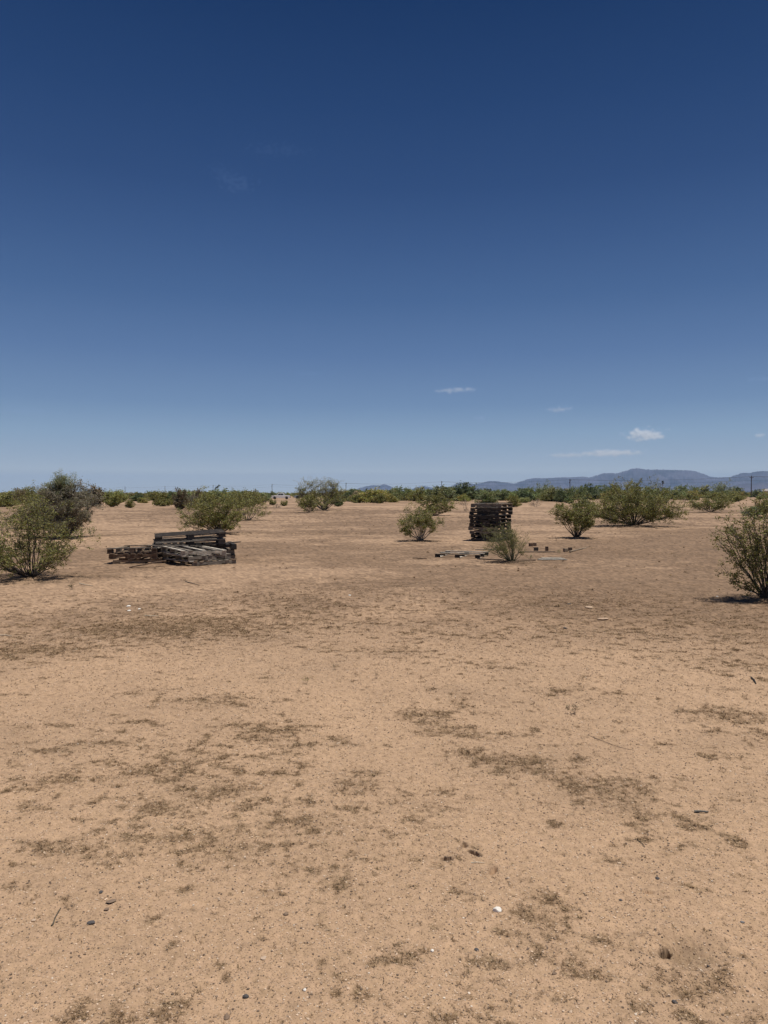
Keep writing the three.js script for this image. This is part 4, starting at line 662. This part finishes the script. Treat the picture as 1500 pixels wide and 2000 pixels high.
{ // pale flakes, dark scrap, discs and sticks
  const flake = (px, py, sx, sz, c, label, name = 'soil_flake') => { const g = ground(px, py), m = single(name, label, 'flake', undefined, rock(px, sx, 0.016, sz), STONE[c]); m.position.set(g.x, height(g.x, g.z) + 0.012, g.z); };
  flake(1150, 1188, 0.06, 0.07, 'crust', 'pale crusty flake beside the black flat scrap'); flake(1178, 1209, 0.08, 0.06, 'crust', 'largest pale crusty flake, right of the dark lump');
  const disc = (px, py, a, b, t, tone, label) => { const g = ground(px, py), m = single('bark_chip', label, 'bark chip', undefined, rock(px + 3, a, 0.004, b), STONE[tone]); m.position.set(g.x, height(g.x, g.z) + 0.005, g.z); m.rotation.y = t; };
  disc(217, 1762, 0.02, 0.014, 0.4, 'brown', 'larger oval brown chip at lower left'); disc(208, 1777, 0.012, 0.008, 0.4, 'brown', 'smaller brown chip below the oval one at lower left'); disc(178, 1802, 0.016, 0.011, 0.3, 'dark', 'blackish flat scrap right of the dark stick at lower left');
  const stick = (p0, p1, r, c, label, bend = 0.03) => {
    const a = ground(...p0), b = ground(...p1), S = new Soup(), pts = []; for (let k = 0; k <= 5; k++) { const t = k / 5, x = lerp(a.x, b.x, t) + bend * Math.sin(t * 5) * 0.2, z = lerp(a.z, b.z, t) + bend * Math.sin(t * 3.1); pts.push(new THREE.Vector3(x, height(x, z) + r * 0.9 + 0.003 * Math.sin(t * 3.1), z)); }
    S.tube(pts, r, r * 0.55, c); single('dry_stick', label, 'stick', undefined, S.geometry(), BARK);
  };
  stick([100, 1809], [122, 1775], 0.0032, [0.1, 0.085, 0.06], 'thin dark stick slanting at lower left'); stick([1356, 1588], [1384, 1589], 0.006, [0.12, 0.115, 0.105], 'short grey stick near the right edge', 0.005); stick([1467, 1324], [1477, 1336], 0.008, [0.07, 0.06, 0.05], 'short dark stick at the right edge under the creosote', 0.01);
  stick([155, 1140], [182, 1145], 0.009, [0.5, 0.42, 0.32], 'pale bent stick right of the left edge creosote shadow'); stick([283, 1205], [310, 1205.5], 0.007, [0.5, 0.42, 0.32], 'pale straight stick below the three white stones', 0.01); stick([0, 1242], [24, 1244.5], 0.007, [0.48, 0.4, 0.31], 'pale stick at the left edge', 0.01);
  stick([362, 1136], [390, 1143], 0.008, [0.12, 0.1, 0.08], 'thin dark branch on the sand below the heap'); stick([920, 1689], [946, 1689.5], 0.0022, [0.6, 0.52, 0.4], 'straw lying beside the paired burrow holes', 0.002); stick([1244, 1641], [1262, 1654], 0.0022, [0.13, 0.1, 0.07], 'curved thin twig on bare sand at right', 0.02); stick([1148, 1438], [1240, 1468], 0.002, [0.15, 0.11, 0.075], 'long thin trailing twig right of centre', 0.05);
  const seedling = (px, py, h, label, hue) => { const g = ground(px, py), geo = grow({ seed: px, h, r: h * 0.5, stems: 6, twigs: 4, sprigs: 2, leaves: 4, leaf: h * 0.1, hue, thick: h * 0.012, fineTwigs: false }); plant('small_weed', label, 'weed', geo, g.x, g.z); };
  seedling(180, 1049, 0.38, 'small thin green weed right of the tall shaggy shrub', 'green'); seedling(141, 1152, 0.14, 'tiny dry weed right of the left edge creosote foot', 'rusty'); seedling(653, 1312, 0.05, 'tiny brown weed in the middle foreground', 'rusty'); seedling(735, 1328, 0.05, 'tiny dark weed right of the middle foreground weed', 'rusty'); seedling(597, 1338, 0.06, 'tiny greenish weed left of the middle foreground weed', 'creosote'); seedling(1118, 1395, 0.09, 'sparse upright brown weed in the right foreground', 'rusty'); seedling(262, 1092 + 8, 0.16, 'small pale dry tuft against the left end of the heap', 'dead'); seedling(1036, 1094, 0.14, 'small weed on the thin plank left of the pale broken panel', 'light'); seedling(1092, 1082, 0.12, 'small green weed in front of the right pair of wood blocks', 'green'); seedling(1019, 1083, 0.15, 'small green weed at the right foot of the wispy shrub', 'creosote');
}
{ // dried weed mat: nobody could count the stalks
  const R = rng(909), S = new Soup(), V = (x, y, z) => new THREE.Vector3(x, y, z);
  for (let n = 0; n < 10; n++) { const a = R() * 6.28, q = R() * 0.5, o = V(Math.cos(a * 3) * q, 0.02 + R() * 0.1, Math.sin(a * 3) * q), d = V(Math.cos(a), (R() - 0.25) * 0.55, Math.sin(a)).normalize(), b = V(-Math.sin(a), 0.4, Math.cos(a)).normalize(), v = 0.6 + R() * 0.8; S.leaf(o, d, b, 0.5 + R() * 0.8, 0.07 + R() * 0.05, [v, v * 0.97, v * 0.94]); }
  const T = new Soup();
  for (let n = 0; n < 12; n++) { const a = R() * 6.28, e = 0.35 + R() * 0.9, d = V(Math.cos(a) * Math.cos(e), Math.sin(e), Math.sin(a) * Math.cos(e)), b = V(-Math.sin(a), 0, Math.cos(a)), v = 0.6 + R() * 0.8; T.leaf(V(d.x * 0.15, 0, d.z * 0.15), d, b, 0.5 + R() * 0.6, 0.09, [v, v * 0.97, v * 0.9]); }
  const WEED = new THREE.MeshStandardMaterial({ vertexColors: true, roughness: 1, side: THREE.DoubleSide });
  const mats = [], tufts = [], q = new THREE.Quaternion(), up = V(0, 1, 0);
  for (let n = 0; n < 2000000; n++) {
    const d = Math.sqrt(lerp(1.7 ** 2, 13.5 ** 2, R() ** 1.25)), az = (R() * 2 - 1) * 0.74, x = Math.sin(az) * d, z = -Math.cos(az) * d, m = litter(x, z), roll = R();
    if (roll > (m * m * 0.56 + 0.014) * smooth(13.5, 7, d)) continue;
    if (PITS.some(p => (p.x - x) ** 2 + (p.z - z) ** 2 < 0.0016) || ((x - SCRAPE.x) / SCRAPE.rx) ** 2 + ((z - SCRAPE.z) / SCRAPE.rz) ** 2 < 1.3) continue;
    const s = (0.0055 + 0.0095 * R() ** 2) * (0.85 + d * 0.13), k = R(), tone = k < 0.44 ? [0.2, 0.128, 0.07] : k < 0.72 ? [0.3, 0.204, 0.122] : k < 0.82 ? [0.14, 0.1, 0.05] : [0.46, 0.335, 0.21];
    const tall = R() < 0.1; (tall ? tufts : mats).push([new THREE.Matrix4().compose(V(x, height(x, z), z), q.setFromAxisAngle(up, R() * 6.28), tall ? V(s * 1.1, s * 1.0, s * 1.1) : V(s, s * 1.1, s)), lin(...tone)]);
  }
  for (let n = 0; n < 5200; n++) {                                          // thin dry tufts on to seventy metres
    const d = lerp(10, 75, R() ** 0.9), az = (R() * 2 - 1) * 0.7, x = Math.sin(az) * d, z = -Math.cos(az) * d; if (rough(x, z, d) < -0.12 + 0.35 * (R() - 0.5)) continue;
    const s = 0.02 + 0.075 * R() ** 3, v = 0.55 + R() * 0.7; tufts.push([new THREE.Matrix4().compose(V(x, height(x, z), z), q.setFromAxisAngle(up, R() * 6.28), V(s * 1.4, s * 0.7, s * 1.4)), lin(0.2 * v, 0.135 * v, 0.078 * v)]);
  }
  for (const [, , px, base, top, half] of OWN) {                            // fallen twigs and leaves under the nearer shrubs
    const p = place(px, base, top, half); if (p.d > 40) continue;
    for (let n = 0; n < 420; n++) { const a = R() * 6.28, r = p.r * 1.15 * Math.sqrt(R()), x = p.x + Math.cos(a) * r, z = p.z + Math.sin(a) * r, s = 0.03 + 0.05 * R() ** 2, v = 0.6 + R() * 0.7; mats.push([new THREE.Matrix4().compose(V(x, height(x, z), z), q.setFromAxisAngle(up, R() * 6.28), V(s, s * 0.5, s)), lin(0.19 * v, 0.135 * v, 0.085 * v)]); }
  }
  for (const [list, soup, name, label] of [[mats, S, 'dried_weed_mat', 'flattened brown dried weeds in patches over the foreground sand'], [tufts, T, 'dried_weed_tufts', 'short upright brown tufts among the flattened weeds']]) {
    const im = new THREE.InstancedMesh(soup.geometry(), WEED, list.length); list.forEach(([m, c], i) => { im.setMatrixAt(i, m); im.setColorAt(i, c); }); im.name = name; tag(im, label, 'dried weeds', undefined, 'stuff'); scene.add(im);
  }
  // gravel
  const g = new THREE.DodecahedronGeometry(1, 0), p = g.attributes.position; for (let i = 0; i < p.count; i++) { const k = 1 + 0.22 * n3(p.getX(i) * 2.1, p.getY(i) * 2.1, p.getZ(i) * 2.1); p.setXYZ(i, p.getX(i) * k * 1.2, p.getY(i) * k * 0.7, p.getZ(i) * k); } g.computeVertexNormals();
  const list = [];
  for (let n = 0; n < 170000; n++) {
    const d = lerp(1.7, 9, R() ** 1.4), az = (R() * 2 - 1) * 0.74, x = Math.sin(az) * d, z = -Math.cos(az) * d, s = (0.001 + 0.003 * R() ** 6 + 0.0008 * R()) * (0.75 + d * 0.1), k = R();
    const v = 0.8 + R() * 0.4, c = k < 0.36 ? [0.56 * v, 0.42 * v, 0.3 * v] : k < 0.375 ? [0.62 * v, 0.53 * v, 0.43 * v] : k < 0.8 ? [0.34 * v, 0.24 * v, 0.165 * v] : [0.15 * v, 0.106 * v, 0.076 * v];
    list.push([new THREE.Matrix4().compose(V(x, height(x, z) + s * 0.25, z), q.setFromAxisAngle(up, R() * 6.28), V(s, s, s)), lin(...c)]);
  }
  const im = new THREE.InstancedMesh(g, new THREE.MeshStandardMaterial({ roughness: 0.95 }), list.length); list.forEach(([m, c], i) => { im.setMatrixAt(i, m); im.setColorAt(i, c); }); im.name = 'gravel'; tag(im, 'fine pale and dark gravel strewn over the foreground sand', 'gravel', undefined, 'stuff'); scene.add(im);
}

scene.traverse(o => { if (o.isMesh) { o.castShadow = true; o.receiveShadow = true; } });
renderer.render(scene, camera);
